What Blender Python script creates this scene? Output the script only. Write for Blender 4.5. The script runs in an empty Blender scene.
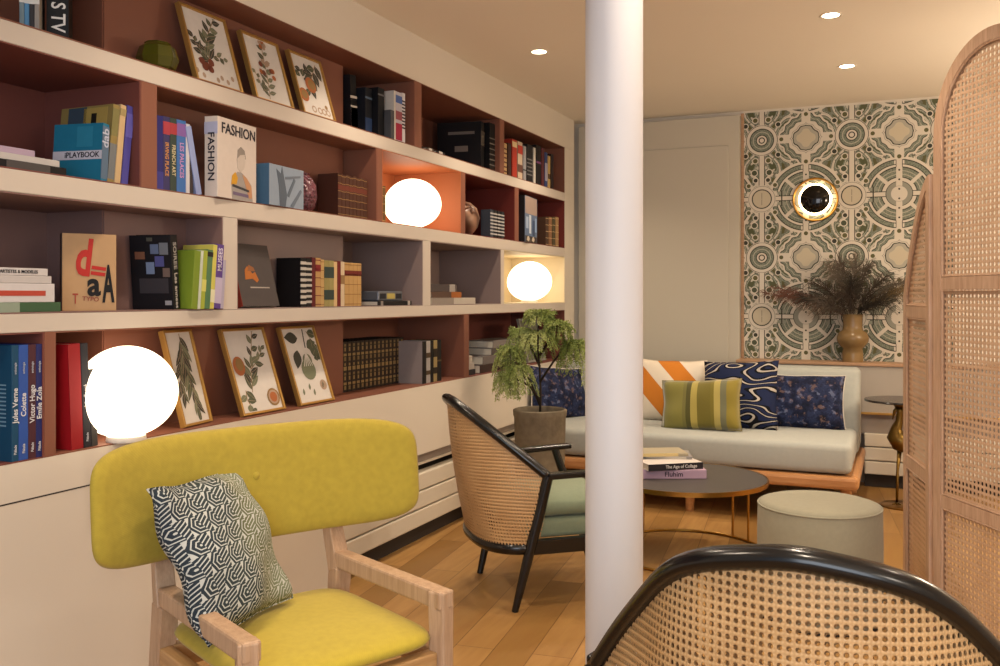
import bpy, bmesh, math, random
from mathutils import Vector, Matrix
PI = math.pi
R = math.radians
scene = bpy.context.scene
col = scene.collection

# ------------------------------------------------------------------ camera
cam_d = bpy.data.cameras.new('camera')
cam_d.sensor_width = 36.0
cam_d.lens = 923.0 / 1000.0 * 36.0
cam_d.shift_y = -0.037
cam_d.clip_start = 0.05
cam = bpy.data.objects.new('camera', cam_d)
col.objects.link(cam)
cam.location = (0, 0, 1.19)
cam.rotation_euler = (R(90), 0, R(23.3))
scene.camera = cam

# ------------------------------------------------------------------ view, world
scene.view_settings.view_transform = 'Standard'
scene.view_settings.look = 'None'
scene.view_settings.gamma = 1.0
scene.view_settings.exposure = 0.0
scene.view_settings.use_curve_mapping = False
world = bpy.data.worlds.new('world')
scene.world = world
world.use_nodes = True
world.node_tree.nodes['Background'].inputs[0].default_value = (0.80, 0.88, 1.0, 1)
world.node_tree.nodes['Background'].inputs[1].default_value = 0.6

# ------------------------------------------------------------------ lights
WARM = (1.0, 0.83, 0.64)
def light(name, kind, loc, energy, color, rot=(0, 0, 0), **kw):
    d = bpy.data.lights.new(name, kind)
    d.energy = energy
    d.color = color
    for k, v in kw.items():
        setattr(d, k, v)
    o = bpy.data.objects.new(name, d)
    o.location = loc
    o.rotation_euler = rot
    col.objects.link(o)
    return o
# daylight through the shop window behind the camera
light('window_daylight', 'AREA', (0.9, -1.6, 1.5), 85, (0.84, 0.91, 1.0), (R(90), 0, R(12)), shape='RECTANGLE', size=2.6, size_y=1.8)
DOWN_IN = [(-1.67, 4.38), (-0.27, 4.32), (-0.25, 5.31)]
DOWN_OUT = [(-1.67, 5.33), (-1.67, 3.30), (-0.27, 3.20), (-1.55, 2.20), (-0.25, 2.10), (-1.45, 1.05), (0.0, 0.9), (0.95, 4.2), (0.95, 2.6)]
for x, y in DOWN_IN + DOWN_OUT:
    light('downlight_lamp', 'SPOT', (x, y, 2.415), 42, WARM, spot_size=R(125), spot_blend=0.8, shadow_soft_size=0.04)

# unseen floor lamp right of the camera, and added warm fill behind the screen
light('unseen_warm_glow', 'POINT', (1.15, 0.5, 1.55), 25, (1.0, 0.88, 0.75), shadow_soft_size=0.18)
light('unseen_warm_glow', 'POINT', (1.25, 4.9, 1.65), 60, (1.0, 0.84, 0.64), shadow_soft_size=0.18)  # added fill, no lamp here: brightens right wall, ceiling and the screen's holes

# ------------------------------------------------------------------ node helpers
def C(h, a=1.0):
    h = h.lstrip('#')
    v = [int(h[i:i + 2], 16) / 255 for i in (0, 2, 4)]
    return tuple([(q / 12.92 if q <= 0.04045 else ((q + 0.055) / 1.055) ** 2.4) for q in v] + [a])

class S:
    """socket wrapper with arithmetic"""
    def __init__(s, nt, k): s.nt = nt; s.k = k
    def op(s, o, b=None, c=None, clamp=False):
        n = s.nt.nodes.new('ShaderNodeMath'); n.operation = o; n.use_clamp = clamp
        for i, v in enumerate((s, b, c)):
            if v is None: continue
            if isinstance(v, S): s.nt.links.new(v.k, n.inputs[i])
            else: n.inputs[i].default_value = v
        return S(s.nt, n.outputs[0])
    def __add__(s, b): return s.op('ADD', b)
    __radd__ = __add__
    def __sub__(s, b): return s.op('SUBTRACT', b)
    def __rsub__(s, b): return (s * -1.0) + b
    def __mul__(s, b): return s.op('MULTIPLY', b)
    __rmul__ = __mul__
    def __truediv__(s, b): return s.op('DIVIDE', b)
    def lt(s, b): return s.op('LESS_THAN', b)
    def gt(s, b): return s.op('GREATER_THAN', b)
    def abs(s): return s.op('ABSOLUTE')
    def mx(s, b): return s.op('MAXIMUM', b)
    def mn(s, b): return s.op('MINIMUM', b)
    def sin(s): return s.op('SINE')
    def cos(s): return s.op('COSINE')
    def floor(s): return s.op('FLOOR')
    def fmod(s, b): return s.op('FLOORED_MODULO', b)
    def step(s, lo, hi): return ((s - lo) / (hi - lo)).op('ADD', 0.0, clamp=True)
    def band(s, a, b): return s.gt(a) * s.lt(b)

def length(a, b): return (a * a + b * b).op('SQRT')

class Mat:
    def __init__(s, name, color=(0.8, 0.8, 0.8, 1), rough=0.6, metal=0.0, spec=0.4):
        s.m = bpy.data.materials.new(name)
        s.m.use_nodes = True
        s.nt = s.m.node_tree
        s.b = s.nt.nodes['Principled BSDF']
        s.b.inputs['Base Color'].default_value = color
        s.b.inputs['Roughness'].default_value = rough
        s.b.inputs['Metallic'].default_value = metal
        s.b.inputs['Specular IOR Level'].default_value = spec
        s.color = color
    def coord(s, kind='Object'):
        if not hasattr(s, '_tc'): s._tc = s.nt.nodes.new('ShaderNodeTexCoord')
        n = s.nt.nodes.new('ShaderNodeSeparateXYZ')
        s.nt.links.new(s._tc.outputs[kind], n.inputs[0])
        return [S(s.nt, n.outputs[i]) for i in range(3)]
    def vec(s, kind='Object', scale=(1, 1, 1), rot=(0, 0, 0), loc=(0, 0, 0)):
        if not hasattr(s, '_tc'): s._tc = s.nt.nodes.new('ShaderNodeTexCoord')
        n = s.nt.nodes.new('ShaderNodeMapping')
        s.nt.links.new(s._tc.outputs[kind], n.inputs[0])
        n.inputs['Scale'].default_value = scale; n.inputs['Rotation'].default_value = rot; n.inputs['Location'].default_value = loc
        return n.outputs[0]
    def noise(s, scale, detail=3, kind='Object', stretch=(1, 1, 1), rough=0.5):
        n = s.nt.nodes.new('ShaderNodeTexNoise')
        n.inputs['Scale'].default_value = scale; n.inputs['Detail'].default_value = detail; n.inputs['Roughness'].default_value = rough
        s.nt.links.new(s.vec(kind, stretch), n.inputs['Vector'])
        return S(s.nt, n.outputs[0])
    def voro(s, scale, kind='Object', stretch=(1, 1, 1), feature='F1'):
        n = s.nt.nodes.new('ShaderNodeTexVoronoi'); n.feature = feature
        n.inputs['Scale'].default_value = scale
        s.nt.links.new(s.vec(kind, stretch), n.inputs['Vector'])
        return S(s.nt, n.outputs['Distance']), n.outputs['Color'] if feature == 'F1' else None
    def mix(s, f, a, b):
        n = s.nt.nodes.new('ShaderNodeMix'); n.data_type = 'RGBA'
        for i, v in ((0, f), (6, a), (7, b)):
            if isinstance(v, S): s.nt.links.new(v.k, n.inputs[i])
            elif isinstance(v, bpy.types.NodeSocket): s.nt.links.new(v, n.inputs[i])
            else: n.inputs[i].default_value = v
        return n.outputs[2]
    def ramp(s, f, stops, interp='LINEAR'):
        n = s.nt.nodes.new('ShaderNodeValToRGB'); n.color_ramp.interpolation = interp
        e = n.color_ramp.elements
        while len(e) < len(stops): e.new(0.5)
        for q, (p, c) in zip(e, stops): q.position = p; q.color = c
        s.nt.links.new(f.k, n.inputs[0])
        return n.outputs[0]
    def base(s, c): s.nt.links.new(c, s.b.inputs['Base Color'])
    def bump(s, h, strength=0.3, dist=0.002):
        n = s.nt.nodes.new('ShaderNodeBump'); n.inputs['Strength'].default_value = strength; n.inputs['Distance'].default_value = dist
        s.nt.links.new(h.k, n.inputs['Height']); s.nt.links.new(n.outputs[0], s.b.inputs['Normal'])
    def alpha(s, a): s.nt.links.new(a.k, s.b.inputs['Alpha'])

_mc = {}
def plain(h, rough=0.55, metal=0.0, name=None):
    k = (h, rough, metal)
    if k not in _mc:
        m = Mat(name or 'paint_' + h.strip('#'), C(h), rough, metal, 0.2)
        n = m.noise(40, 2)
        c = C(h); d = tuple(v * 0.9 for v in c[:3]) + (1,)
        m.base(m.mix(n, d, c))
        _mc[k] = m.m
    return _mc[k]

def fabric(name, h, scale=260, amt=0.14, rough=0.9, wob=0.2):
    m = Mat(name, C(h), rough, 0, 0.15)
    x, y, z = m.coord()
    w = ((x * scale * 6).sin() * (y * scale * 6 + z * scale * 6).sin()) * 0.5 + 0.5
    n = m.noise(scale * 0.25, 3)
    c = C(h)
    f = (n * 0.8 + w * 0.2)
    m.base(m.mix(f, tuple(v * (1 - amt * 1.4) for v in c[:3]) + (1,), tuple(min(1, v * (1 + amt)) for v in c[:3]) + (1,)))
    m.bump(n * 0.6 + w * 0.4, wob, 0.0015)
    m.b.inputs['Sheen Weight'].default_value = 0.15
    return m.m

def wood(name, a, b, scale=1.0, axis='X', rough=0.45):
    m = Mat(name, C(a), rough)
    st = {'X': (1.2, 14, 14), 'Y': (14, 1.2, 14), 'Z': (14, 14, 1.2)}[axis]
    n = m.noise(3.5 * scale, 5, stretch=st)
    n2 = m.noise(14 * scale, 4, stretch=st)
    f = (n * 0.65 + n2 * 0.35).step(0.3, 0.7)
    m.base(m.mix(f, C(a), C(b)))
    m.bump(n2, 0.08, 0.001)
    return m.m

def wallpaint(name, h, rough=0.7):
    m = Mat(name, C(h), rough, 0, 0.25)
    n = m.noise(2.0, 3); c = C(h)
    m.base(m.mix(n, tuple(v * 0.965 for v in c[:3]) + (1,), c))
    m.bump(m.noise(220, 2), 0.05, 0.0006)
    return m.m

def metal(name, h, rough=0.3):
    m = Mat(name, C(h), rough, 1.0)
    m.base(m.mix(m.noise(25, 3), tuple(v * 0.85 for v in C(h)[:3]) + (1,), C(h)))
    return m.m

def cane(name, a, b, pitch=0.0125, hole=0.30, rough=0.45):
    """woven cane: UV in metres; holes are really open, strands are shaded by their weave"""
    m = Mat(name, C(a), rough, 0, 0.3)
    u, v, _ = m.coord('UV')
    fu = (u / pitch).fmod(1.0) - 0.5
    fv = (v / pitch).fmod(1.0) - 0.5
    d = (length(fu, fv) * 0.85 + fu.abs().mx(fv.abs()) * 0.15)
    solid = d.gt(hole)
    # strands: two straight pairs and two diagonals
    st = ((u / pitch * 4 * PI).sin() * 0.5 + 0.5) * ((v / pitch * 4 * PI).sin() * 0.5 + 0.5)
    dg = ((u + v) / pitch * 2 * PI).sin() * ((u - v) / pitch * 2 * PI).sin() * 0.5 + 0.5
    n = m.noise(9, 3, 'UV')
    n2 = m.noise(300, 2, 'UV')
    f = (st * 0.16 + dg * 0.14 + n * 0.40 + n2 * 0.25).step(0.18, 0.72)
    m.base(m.mix(f, C(a), C(b)))
    m.bump(st * 0.5 + dg * 0.5 + d.step(hole, hole + 0.12) * 0.6, 0.35, 0.0008)
    m.alpha(solid)
    return m.m

# ------------------------------------------------------------------ materials
M = {}
M['cream'] = wallpaint('cream_paint', '#d3c9ba')
M['ceiling'] = wallpaint('ceiling_paint', '#e6dccd')
M['closet'] = wallpaint('closet_paint', '#bdb5a5')
M['shelf'] = wallpaint('shelf_beige', '#c3b8ac', 0.5)
M['terracotta'] = wallpaint('terracotta_lacquer', '#7f5140', 0.5)
M['terra_dark'] = wallpaint('rust_lacquer', '#74433b', 0.5)
M['burgundy'] = wallpaint('burgundy_lacquer', '#6c2d26', 0.5)
M['orange'] = wallpaint('orange_lacquer', '#ad6842', 0.5)
M['mauve'] = wallpaint('mauve_lacquer', '#80645f', 0.5)
M['mauve_grey'] = wallpaint('mauve_grey_lacquer', '#8d7a75', 0.5)
M['straw'] = wallpaint('straw_lacquer', '#cfc0a0', 0.5)
M['greywall'] = wallpaint('grey_panel', '#a79f95')
M['heater'] = wallpaint('heater_cream', '#d2c8b6', 0.4)
M['dark_recess'] = wallpaint('dark_recess', '#3a332d', 0.8)
M['taupe'] = wallpaint('taupe_recess', '#8d8177', 0.6)
M['column'] = wallpaint('column_white', '#d2cfd1', 0.5)
M['oak'] = wood('light_oak', '#a77d4e', '#c49a68', 1.0, 'Y')
M['oakx'] = wood('light_oak_across', '#a77d4e', '#c49a68', 1.0, 'X')
M['oakz'] = wood('light_oak_upright', '#a77d4e', '#c49a68', 1.0, 'Z')
M['ashz'] = wood('pale_ash_upright', '#a68466', '#c3a283', 1.4, 'Z')
M['orangewood'] = wood('orange_wood', '#aa7444', '#c38f60', 1.0, 'X', 0.35)
M['ledgewood'] = wood('ledge_wood', '#9a7758', '#b59070', 1.0, 'X')
M['black'] = Mat('black_lacquer', C('#0d0c0d'), 0.22, 0, 0.5).m
M['brass'] = metal('brass', '#b68a45', 0.28)
M['brass_old'] = metal('aged_brass', '#7d6232', 0.35)
M['gold'] = plain('#b98f4e', 0.35, 0.6, 'gilt')
M['yellow'] = fabric('mustard_wool', '#ad983a', 240, 0.16)
M['yellow_seat'] = fabric('mustard_wool_seat', '#b8a33a', 240, 0.12)
M['sage'] = fabric('sage_cloth', '#7f8a72', 220, 0.1)
M['sofa'] = fabric('sofa_linen', '#aaaca5', 200, 0.07)
M['pouf'] = fabric('pouf_cloth', '#9a9580', 240, 0.08)
M['cane_chair'] = cane('chair_cane', '#a47a4c', '#d9b483', 0.0130, 0.31)
M['cane_screen'] = cane('screen_cane', '#bd9674', '#e2c3a4', 0.0200, 0.33)
M['tabletop'] = plain('#4f4a47', 0.45, 0, 'table_stone')
M['dark_glass'] = Mat('smoked_disc', C('#1a1512'), 0.08, 0.6, 0.8).m
M['page'] = plain('#d8cfbd', 0.8, 0, 'paper')
M['print_paper'] = plain('#d3ccc4', 0.8, 0, 'print_paper')

def emit(name, color, strength):
    m = Mat(name, (1, 1, 1, 1), 0.4)
    m.b.inputs['Emission Color'].default_value = color
    m.b.inputs['Emission Strength'].default_value = strength
    return m.m
M['globe'] = emit('opal_glass_lit', (1.0, 0.80, 0.55, 1), 3.0)
M['spot_glow'] = emit('downlight_glow', (1.0, 0.85, 0.62, 1), 12.0)
M['halo'] = emit('sconce_glow', (1.0, 0.74, 0.42, 1), 10.0)

def floor_mat():
    m = Mat('oak_floor', C('#9b6f3f'), 0.38, 0, 0.4)
    n = m.nt.nodes.new('ShaderNodeTexBrick')
    n.offset = 0.37; n.squash = 1.0
    n.inputs['Scale'].default_value = 1.0
    n.inputs['Brick Width'].default_value = 1.25
    n.inputs['Row Height'].default_value = 0.135
    n.inputs['Mortar Size'].default_value = 0.0016
    n.inputs['Color1'].default_value = C('#8c6836'); n.inputs['Color2'].default_value = C('#b98f57'); n.inputs['Mortar'].default_value = C('#5a3c1e')
    v = m.vec('Object', (1, 1, 1), (0, 0, R(84)))
    m.nt.links.new(v, n.inputs['Vector'])
    g = m.nt.nodes.new('ShaderNodeTexNoise'); g.inputs['Scale'].default_value = 4; g.inputs['Detail'].default_value = 6
    m.nt.links.new(m.vec('Object', (9, 0.9, 1), (0, 0, R(6))), g.inputs['Vector'])
    f = S(m.nt, g.outputs[0]).step(0.3, 0.7) * 0.55
    m.base(m.mix(f, n.outputs['Color'], C('#8a5f33')))
    m.b.inputs['Roughness'].default_value = 0.36
    m.bump(S(m.nt, g.outputs[0]), 0.05, 0.001)
    return m.m
M['floor'] = floor_mat()

def wallpaper_mat():
    m = Mat('garden_wallpaper', C('#cfc6b6'), 0.75, 0, 0.2)
    X, _, Z = m.coord()
    W, H = 0.56, 0.78
    x = ((X + W / 2 + 0.27).fmod(W) - W / 2).abs()
    y = ((Z + H / 2 + 0.115).fmod(H) - H / 2).abs()
    bx = W / 2 - x
    by = H / 2 - y
    wob = m.noise(9, 2)
    ivory, green, grey, dark, olive, tan = C('#cdc4b5'), C('#6f7669'), C('#9a978a'), C('#3c3d35'), C('#5c5a3c'), C('#beb39c')
    fine = m.noise(120, 2)
    green, grey = C('#666d60'), C('#8f8e82')
    gtex = m.mix(fine.step(0.4, 0.6), green, C('#858a7b'))
    c = m.mix(fine.step(0.45, 0.8) * 0.35, ivory, grey)
    def put(mask, colr):
        nonlocal c
        c = m.mix(mask, c, colr)
    # scrolling beds between the axes
    q = ((x * 44 + (y * 27).sin() * 1.7).sin() + (y * 36 + (x * 31).sin() * 2.0).sin())
    put(q.gt(0.15), gtex); put(q.band(0.10, 0.24), dark); put(q.gt(0.9) * q.lt(1.0), ivory); put(q.gt(1.35), C('#54583f'))
    put(q.band(-0.78, -0.66), grey)
    put(q.lt(-1.15), gtex); put(q.band(-1.22, -1.10), dark); put(q.lt(-1.68), olive)
    fil = ((x * 120 + (y * 60).sin() * 1.5).sin() + (y * 105 + (x * 70).sin() * 1.5).sin())
    put(fil.gt(1.25) * q.gt(0.24), C('#b9b3a4')); put(fil.lt(-1.45) * q.lt(0.1), C('#6f6e62'))
    # fans round the point where the B axis meets the half height
    rB = length(bx, by)
    k = length(bx, y)
    rA = length(x, y)
    rC = length(x, by)
    ivs = (bx - by * 1.05).abs().gt(0.016)
    put(rB.lt(0.235), ivory)
    put(rB.band(0.105, 0.168) * ivs, gtex); put(rB.band(0.164, 0.171) * ivs, dark); put(rB.band(0.101, 0.107) * ivs, dark)
    put(rB.band(0.188, 0.214) * by.gt(0.05) * bx.gt(0.03), gtex); put(rB.band(0.212, 0.218) * by.gt(0.04), dark); put(rB.band(0.184, 0.189) * by.gt(0.04), dark)
    put(rB.band(0.12, 0.126) * ivs, C('#a9a596')); put(rB.band(0.143, 0.148) * ivs, C('#a9a596'))
    put(rB.band(0.048, 0.078), grey); put(rB.band(0.076, 0.080), dark)
    # quatrefoil on axis B at the row, inside broken bracket beds
    kk = bx.mx(y) + bx.mn(y) * 0.62 + ((bx - y) * 75).cos() * 0.006
    br = (bx.mn(y)).gt(0.028)
    put(kk.lt(0.19), ivory)
    put(kk.band(0.135, 0.172) * br, gtex); put(kk.band(0.170, 0.176) * br, dark); put(kk.band(0.131, 0.136) * br, dark); put(kk.band(0.150, 0.155) * br, C('#b0ab9c'))
    put(kk.band(0.060, 0.086), C('#a6a193')); put(kk.lt(0.060), tan); put(kk.band(0.084, 0.092), dark); put(kk.band(0.100, 0.104), grey)
    put(length(bx, y - 0.155).lt(0.013) , olive); put(length(bx - 0.155, y).lt(0.013), olive)
    # concentric round on axis A at the row
    put(rA.lt(0.105), ivory); put(rA.band(0.034, 0.074), gtex); put((rA.band(0.014, 0.021) + rA.band(0.032, 0.038) + rA.band(0.073, 0.079) + rA.band(0.098, 0.102)).mn(1.0), dark)
    put(rA.band(0.053, 0.058), C('#b0ab9c'))
    # plain round on axis A at half height
    put(rC.lt(0.092), ivory); put(rC.lt(0.060), tan); put(rC.band(0.058, 0.065), dark); put(rC.band(0.083, 0.087), grey)
    put(x.lt(0.0025) * rC.lt(0.04) * (by.gt(0.002)), C('#8f887a'))
    # axes
    ax = x.lt(0.017) * rA.gt(0.1) * rC.gt(0.088)
    put(ax, ivory); put(x.band(0.015, 0.020) * rA.gt(0.105) * rC.gt(0.092), dark)
    bxm = bx.lt(0.018) * kk.gt(0.185) * rB.gt(0.05)
    put(bxm, ivory); put(bx.band(0.016, 0.020) * kk.gt(0.19) * rB.gt(0.17), dark)
    dots = length(bx, (y + 0.03).fmod(0.06) - 0.03).lt(0.006) * kk.gt(0.19)
    put(dots, dark)
    put(by.lt(0.014) * rC.gt(0.088) * rB.gt(0.08), ivory); put(by.band(0.013, 0.018) * rC.gt(0.09) * rB.gt(0.08), dark)
    put(by.band(0.024, 0.046) * x.band(0.10, 0.155), C('#8f9284'))
    put((x - 0.128).abs().lt(0.004) * by.lt(0.05), dark)
    # small clipped trees in pots along the A axis
    for (tx, ty, tr_, tc) in ((0.042, 0.135, 0.015, olive), (0.048, 0.215, 0.017, C('#4d5140')), (0.040, 0.265, 0.013, dark), (0.105, 0.100, 0.014, dark), (0.085, 0.300, 0.013, olive)):
        put(length((x - tx), (y - ty)).lt(tr_ + 0.006), ivory); put(length((x - tx), (y - ty)).lt(tr_), tc)
    m.base(c)
    return m.m
M['wallpaper'] = wallpaper_mat()

def key_mat():
    """interlocking hexagon key pattern woven in navy and olive on ivory"""
    m = Mat('hexagon_key_weave', C('#c9c5b8'), 0.85, 0, 0.2)
    X, _, Z = m.coord()
    cw, ch = 0.050, 0.043
    row = (Z / ch).floor()
    u = (X + row * cw * 0.5).fmod(cw) - cw / 2
    v = Z.fmod(ch) - ch / 2
    hx = (u.abs() * 0.866 + v.abs() * 0.5).mx(v.abs() * 1.0)
    left = (u + v * 0.3).lt(0.004)
    rings = ((hx / 0.0080).fmod(1.0)).gt(0.30) * left * hx.lt(0.0250)
    diag = (((v - u * 0.62) / 0.0094).fmod(1.0)).gt(0.32) * (1.0 - left)
    f = (rings + diag).mn(1.0)
    n = m.noise(8, 2)
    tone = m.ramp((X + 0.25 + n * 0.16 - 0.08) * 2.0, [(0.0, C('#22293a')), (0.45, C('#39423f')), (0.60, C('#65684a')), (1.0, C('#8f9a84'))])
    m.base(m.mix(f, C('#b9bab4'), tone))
    m.bump(f, 0.5, 0.001)
    return m.m
def stripe_mat():
    m = Mat('olive_velvet_stripes', C('#7d7430'), 0.8, 0, 0.2)
    X, _, Z = m.coord()
    n = m.noise(14, 3, stretch=(1, 1, 0.15))
    f = (X + 0.24 + n * 0.012) / 0.48
    m.base(m.ramp(f, [(0, C('#6a6529')), (0.08, C('#7f793a')), (0.32, C('#726d38')), (0.36, C('#4f4c20')), (0.42, C('#a8994e')), (0.50, C('#6e6526')), (0.66, C('#756a26')), (0.70, C('#a99a55')), (0.77, C('#6b6a50')), (0.84, C('#85762c')), (1, C('#7a7030'))], 'CONSTANT'))
    m.b.inputs['Sheen Weight'].default_value = 0.4
    return m.m
def diag_mat():
    m = Mat('orange_diagonal_bands', C('#e0d5c3'), 0.9, 0, 0.2)
    X, _, Z = m.coord()
    d = (X * 0.72 + Z * 0.70)
    f = (d.band(0.065, 0.165) + d.band(-0.135, -0.025)).mn(1.0)
    m.base(m.mix(f, C('#ddd1be'), C('#c77a2c')))
    m.bump(m.noise(150, 2), 0.3, 0.001)
    return m.m
def zebra_mat():
    m = Mat('navy_branching_lines', C('#1a2240'), 0.85, 0, 0.2)
    X, _, Z = m.coord()
    n = m.noise(7.5, 0.6, stretch=(0.5, 0.2, 1.1))
    a = (n * 9.0 + Z * 16.0 + (X * 20).sin() * 0.15).fmod(1.0)
    lin = a.band(0.42, 0.60)
    blk = (a.band(0.28, 0.42) + a.band(0.60, 0.80)).mn(1.0)
    c = m.mix(blk, C('#1d2646'), C('#0b0c14'))
    m.base(m.mix(lin, c, C('#b5aca2')))
    m.bump(a, 0.15, 0.001)
    return m.m
def floral_mat():
    m = Mat('dark_floral_print', C('#1c223c'), 0.85, 0, 0.2)
    n1 = m.noise(13, 4, rough=0.7); n2 = m.noise(19, 5, rough=0.75); n3 = m.noise(34, 3)
    c = m.ramp(n1, [(0.3, C('#0b0e1b')), (0.46, C('#191f38')), (0.55, C('#273050')), (0.7, C('#101422'))])
    c = m.mix((n2 * n3 * 2).step(0.58, 0.70) * 0.8, c, C('#6b5550'))
    c = m.mix((n3 * n1 * 2).step(0.6, 0.74) * 0.8, c, C('#5d6888'))
    m.base(c)
    return m.m
M['key'] = key_mat(); M['stripes'] = stripe_mat(); M['diag'] = diag_mat(); M['zebra'] = zebra_mat(); M['floral'] = floral_mat()

# ------------------------------------------------------------------ mesh helpers
def obj(name, bm, mats, parent=None, smooth=None, kind=None):
    me = bpy.data.meshes.new(name)
    bmesh.ops.recalc_face_normals(bm, faces=bm.faces)
    bm.to_mesh(me); bm.free()
    if not isinstance(mats, (list, tuple)): mats = [mats]
    for m in mats: me.materials.append(m)
    o = bpy.data.objects.new(name, me)
    col.objects.link(o)
    if parent: o.parent = parent
    if smooth is not None:
        me.polygons.foreach_set('use_smooth', [True] * len(me.polygons))
        if smooth < 180:
            me.set_sharp_from_angle(angle=R(smooth))
    if kind: o['kind'] = kind
    return o
def struct(name, bm, mats, parent=None, smooth=None):
    return obj(name, bm, mats, parent, smooth, 'structure' if parent is None else None)
LABELS = {}
def tag(o, label, cat, group=None):
    o['label'] = label; o['category'] = cat
    if group: o['group'] = group
    LABELS.setdefault(label, []).append(o.name)
    return o
def thing(name, label, cat, loc=(0, 0, 0), rz=0.0, group=None, rx=0.0, ry=0.0):
    o = bpy.data.objects.new(name, None)
    o.empty_display_size = 0.1
    col.objects.link(o)
    o.location = loc
    o.rotation_mode = 'XYZ'
    o.rotation_euler = (R(rx), R(ry), R(rz))
    return tag(o, label, cat, group)
def NB(): return bmesh.new()
def box(bm, lo, hi, bev=0.0, mi=0, seg=2):
    vs = [bm.verts.new((x, y, z)) for x in (lo[0], hi[0]) for y in (lo[1], hi[1]) for z in (lo[2], hi[2])]
    fs = [bm.faces.new([vs[i] for i in q]) for q in ((0, 1, 3, 2), (4, 6, 7, 5), (0, 4, 5, 1), (2, 3, 7, 6), (0, 2, 6, 4), (1, 5, 7, 3))]
    for f in fs: f.material_index = mi
    if bev > 0:
        es = list({e for f in fs for e in f.edges})
        r = bmesh.ops.bevel(bm, geom=es, offset=bev, segments=seg, affect='EDGES', profile=0.5)
        for f in r['faces']: f.material_index = mi
        vs = list({v for f in r['faces'] for v in f.verts} | {v for v in vs if v.is_valid})
    return vs
def bx(lo, hi, bev=0.0, seg=2):
    b = NB(); box(b, lo, hi, bev, 0, seg); return b
def bar(bm, a, b, w, h, w2=None, h2=None, up=(0, 0, 1), mi=0, bev=0.0):
    """box section bar from a to b, tapering"""
    a = Vector(a); b = Vector(b); d = (b - a).normalized(); u = Vector(up)
    s = d.cross(u)
    if s.length < 1e-4: s = d.cross(Vector((0, 1, 0)))
    s.normalize(); t = s.cross(d)
    w2 = w if w2 is None else w2; h2 = h if h2 is None else h2
    rings = []
    for p, ww, hh in ((a, w, h), (b, w2, h2)):
        rings.append([bm.verts.new(p + s * (sx * ww / 2) + t * (sy * hh / 2)) for sx, sy in ((-1, -1), (1, -1), (1, 1), (-1, 1))])
    fs = [bm.faces.new(rings[0]), bm.faces.new(rings[1][::-1])]
    for i in range(4):
        fs.append(bm.faces.new((rings[0][i], rings[1][i], rings[1][(i + 1) % 4], rings[0][(i + 1) % 4])))
    for f in fs: f.material_index = mi
    if bev > 0:
        es = list({e for f in fs for e in f.edges})
        bmesh.ops.bevel(bm, geom=es, offset=bev, segments=2, affect='EDGES', profile=0.5)
def tube(bm, pts, r, n=8, mi=0, closed=False, cap=True, flat=1.0, up=None):
    pts = [Vector(p) for p in pts]
    N = len(pts); rings = []
    prev = None
    for i, p in enumerate(pts):
        if closed: d = pts[(i + 1) % N] - pts[i - 1]
        else: d = pts[min(i + 1, N - 1)] - pts[max(i - 1, 0)]
        d.normalize()
        if up is not None:
            s = d.cross(Vector(up)).normalized()
        elif prev is None:
            s = d.cross(Vector((0, 0, 1)))
            if s.length < 1e-3: s = d.cross(Vector((1, 0, 0)))
            s.normalize()
        else:
            s = (prev - d * prev.dot(d)).normalized()
        prev = s
        t = s.cross(d)
        rr = r[i] if isinstance(r, (list, tuple)) else r
        rings.append([bm.verts.new(p + (s * math.cos(2 * PI * k / n) + t * (flat * math.sin(2 * PI * k / n))) * rr) for k in range(n)])
    for i in range(N if closed else N - 1):
        a, b = rings[i], rings[(i + 1) % N]
        for k in range(n):
            f = bm.faces.new((a[k], a[(k + 1) % n], b[(k + 1) % n], b[k])); f.material_index = mi
    if cap and not closed:
        bm.faces.new(rings[0][::-1]).material_index = mi; bm.faces.new(rings[-1]).material_index = mi
def lathe(bm, prof, n=32, c=(0, 0, 0), mi=0, sx=1.0, sy=1.0):
    rings = []
    for r, z in prof:
        if r < 1e-5: rings.append([bm.verts.new((c[0], c[1], c[2] + z))])
        else: rings.append([bm.verts.new((c[0] + sx * r * math.cos(2 * PI * k / n), c[1] + sy * r * math.sin(2 * PI * k / n), c[2] + z)) for k in range(n)])
    for a, b in zip(rings, rings[1:]):
        for k in range(n):
            k2 = (k + 1) % n
            if len(a) == 1 and len(b) == 1: continue
            if len(a) == 1: f = bm.faces.new((a[0], b[k2], b[k]))
            elif len(b) == 1: f = bm.faces.new((a[k], a[k2], b[0]))
            else: f = bm.faces.new((a[k], a[k2], b[k2], b[k]))
            f.material_index = mi
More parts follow.
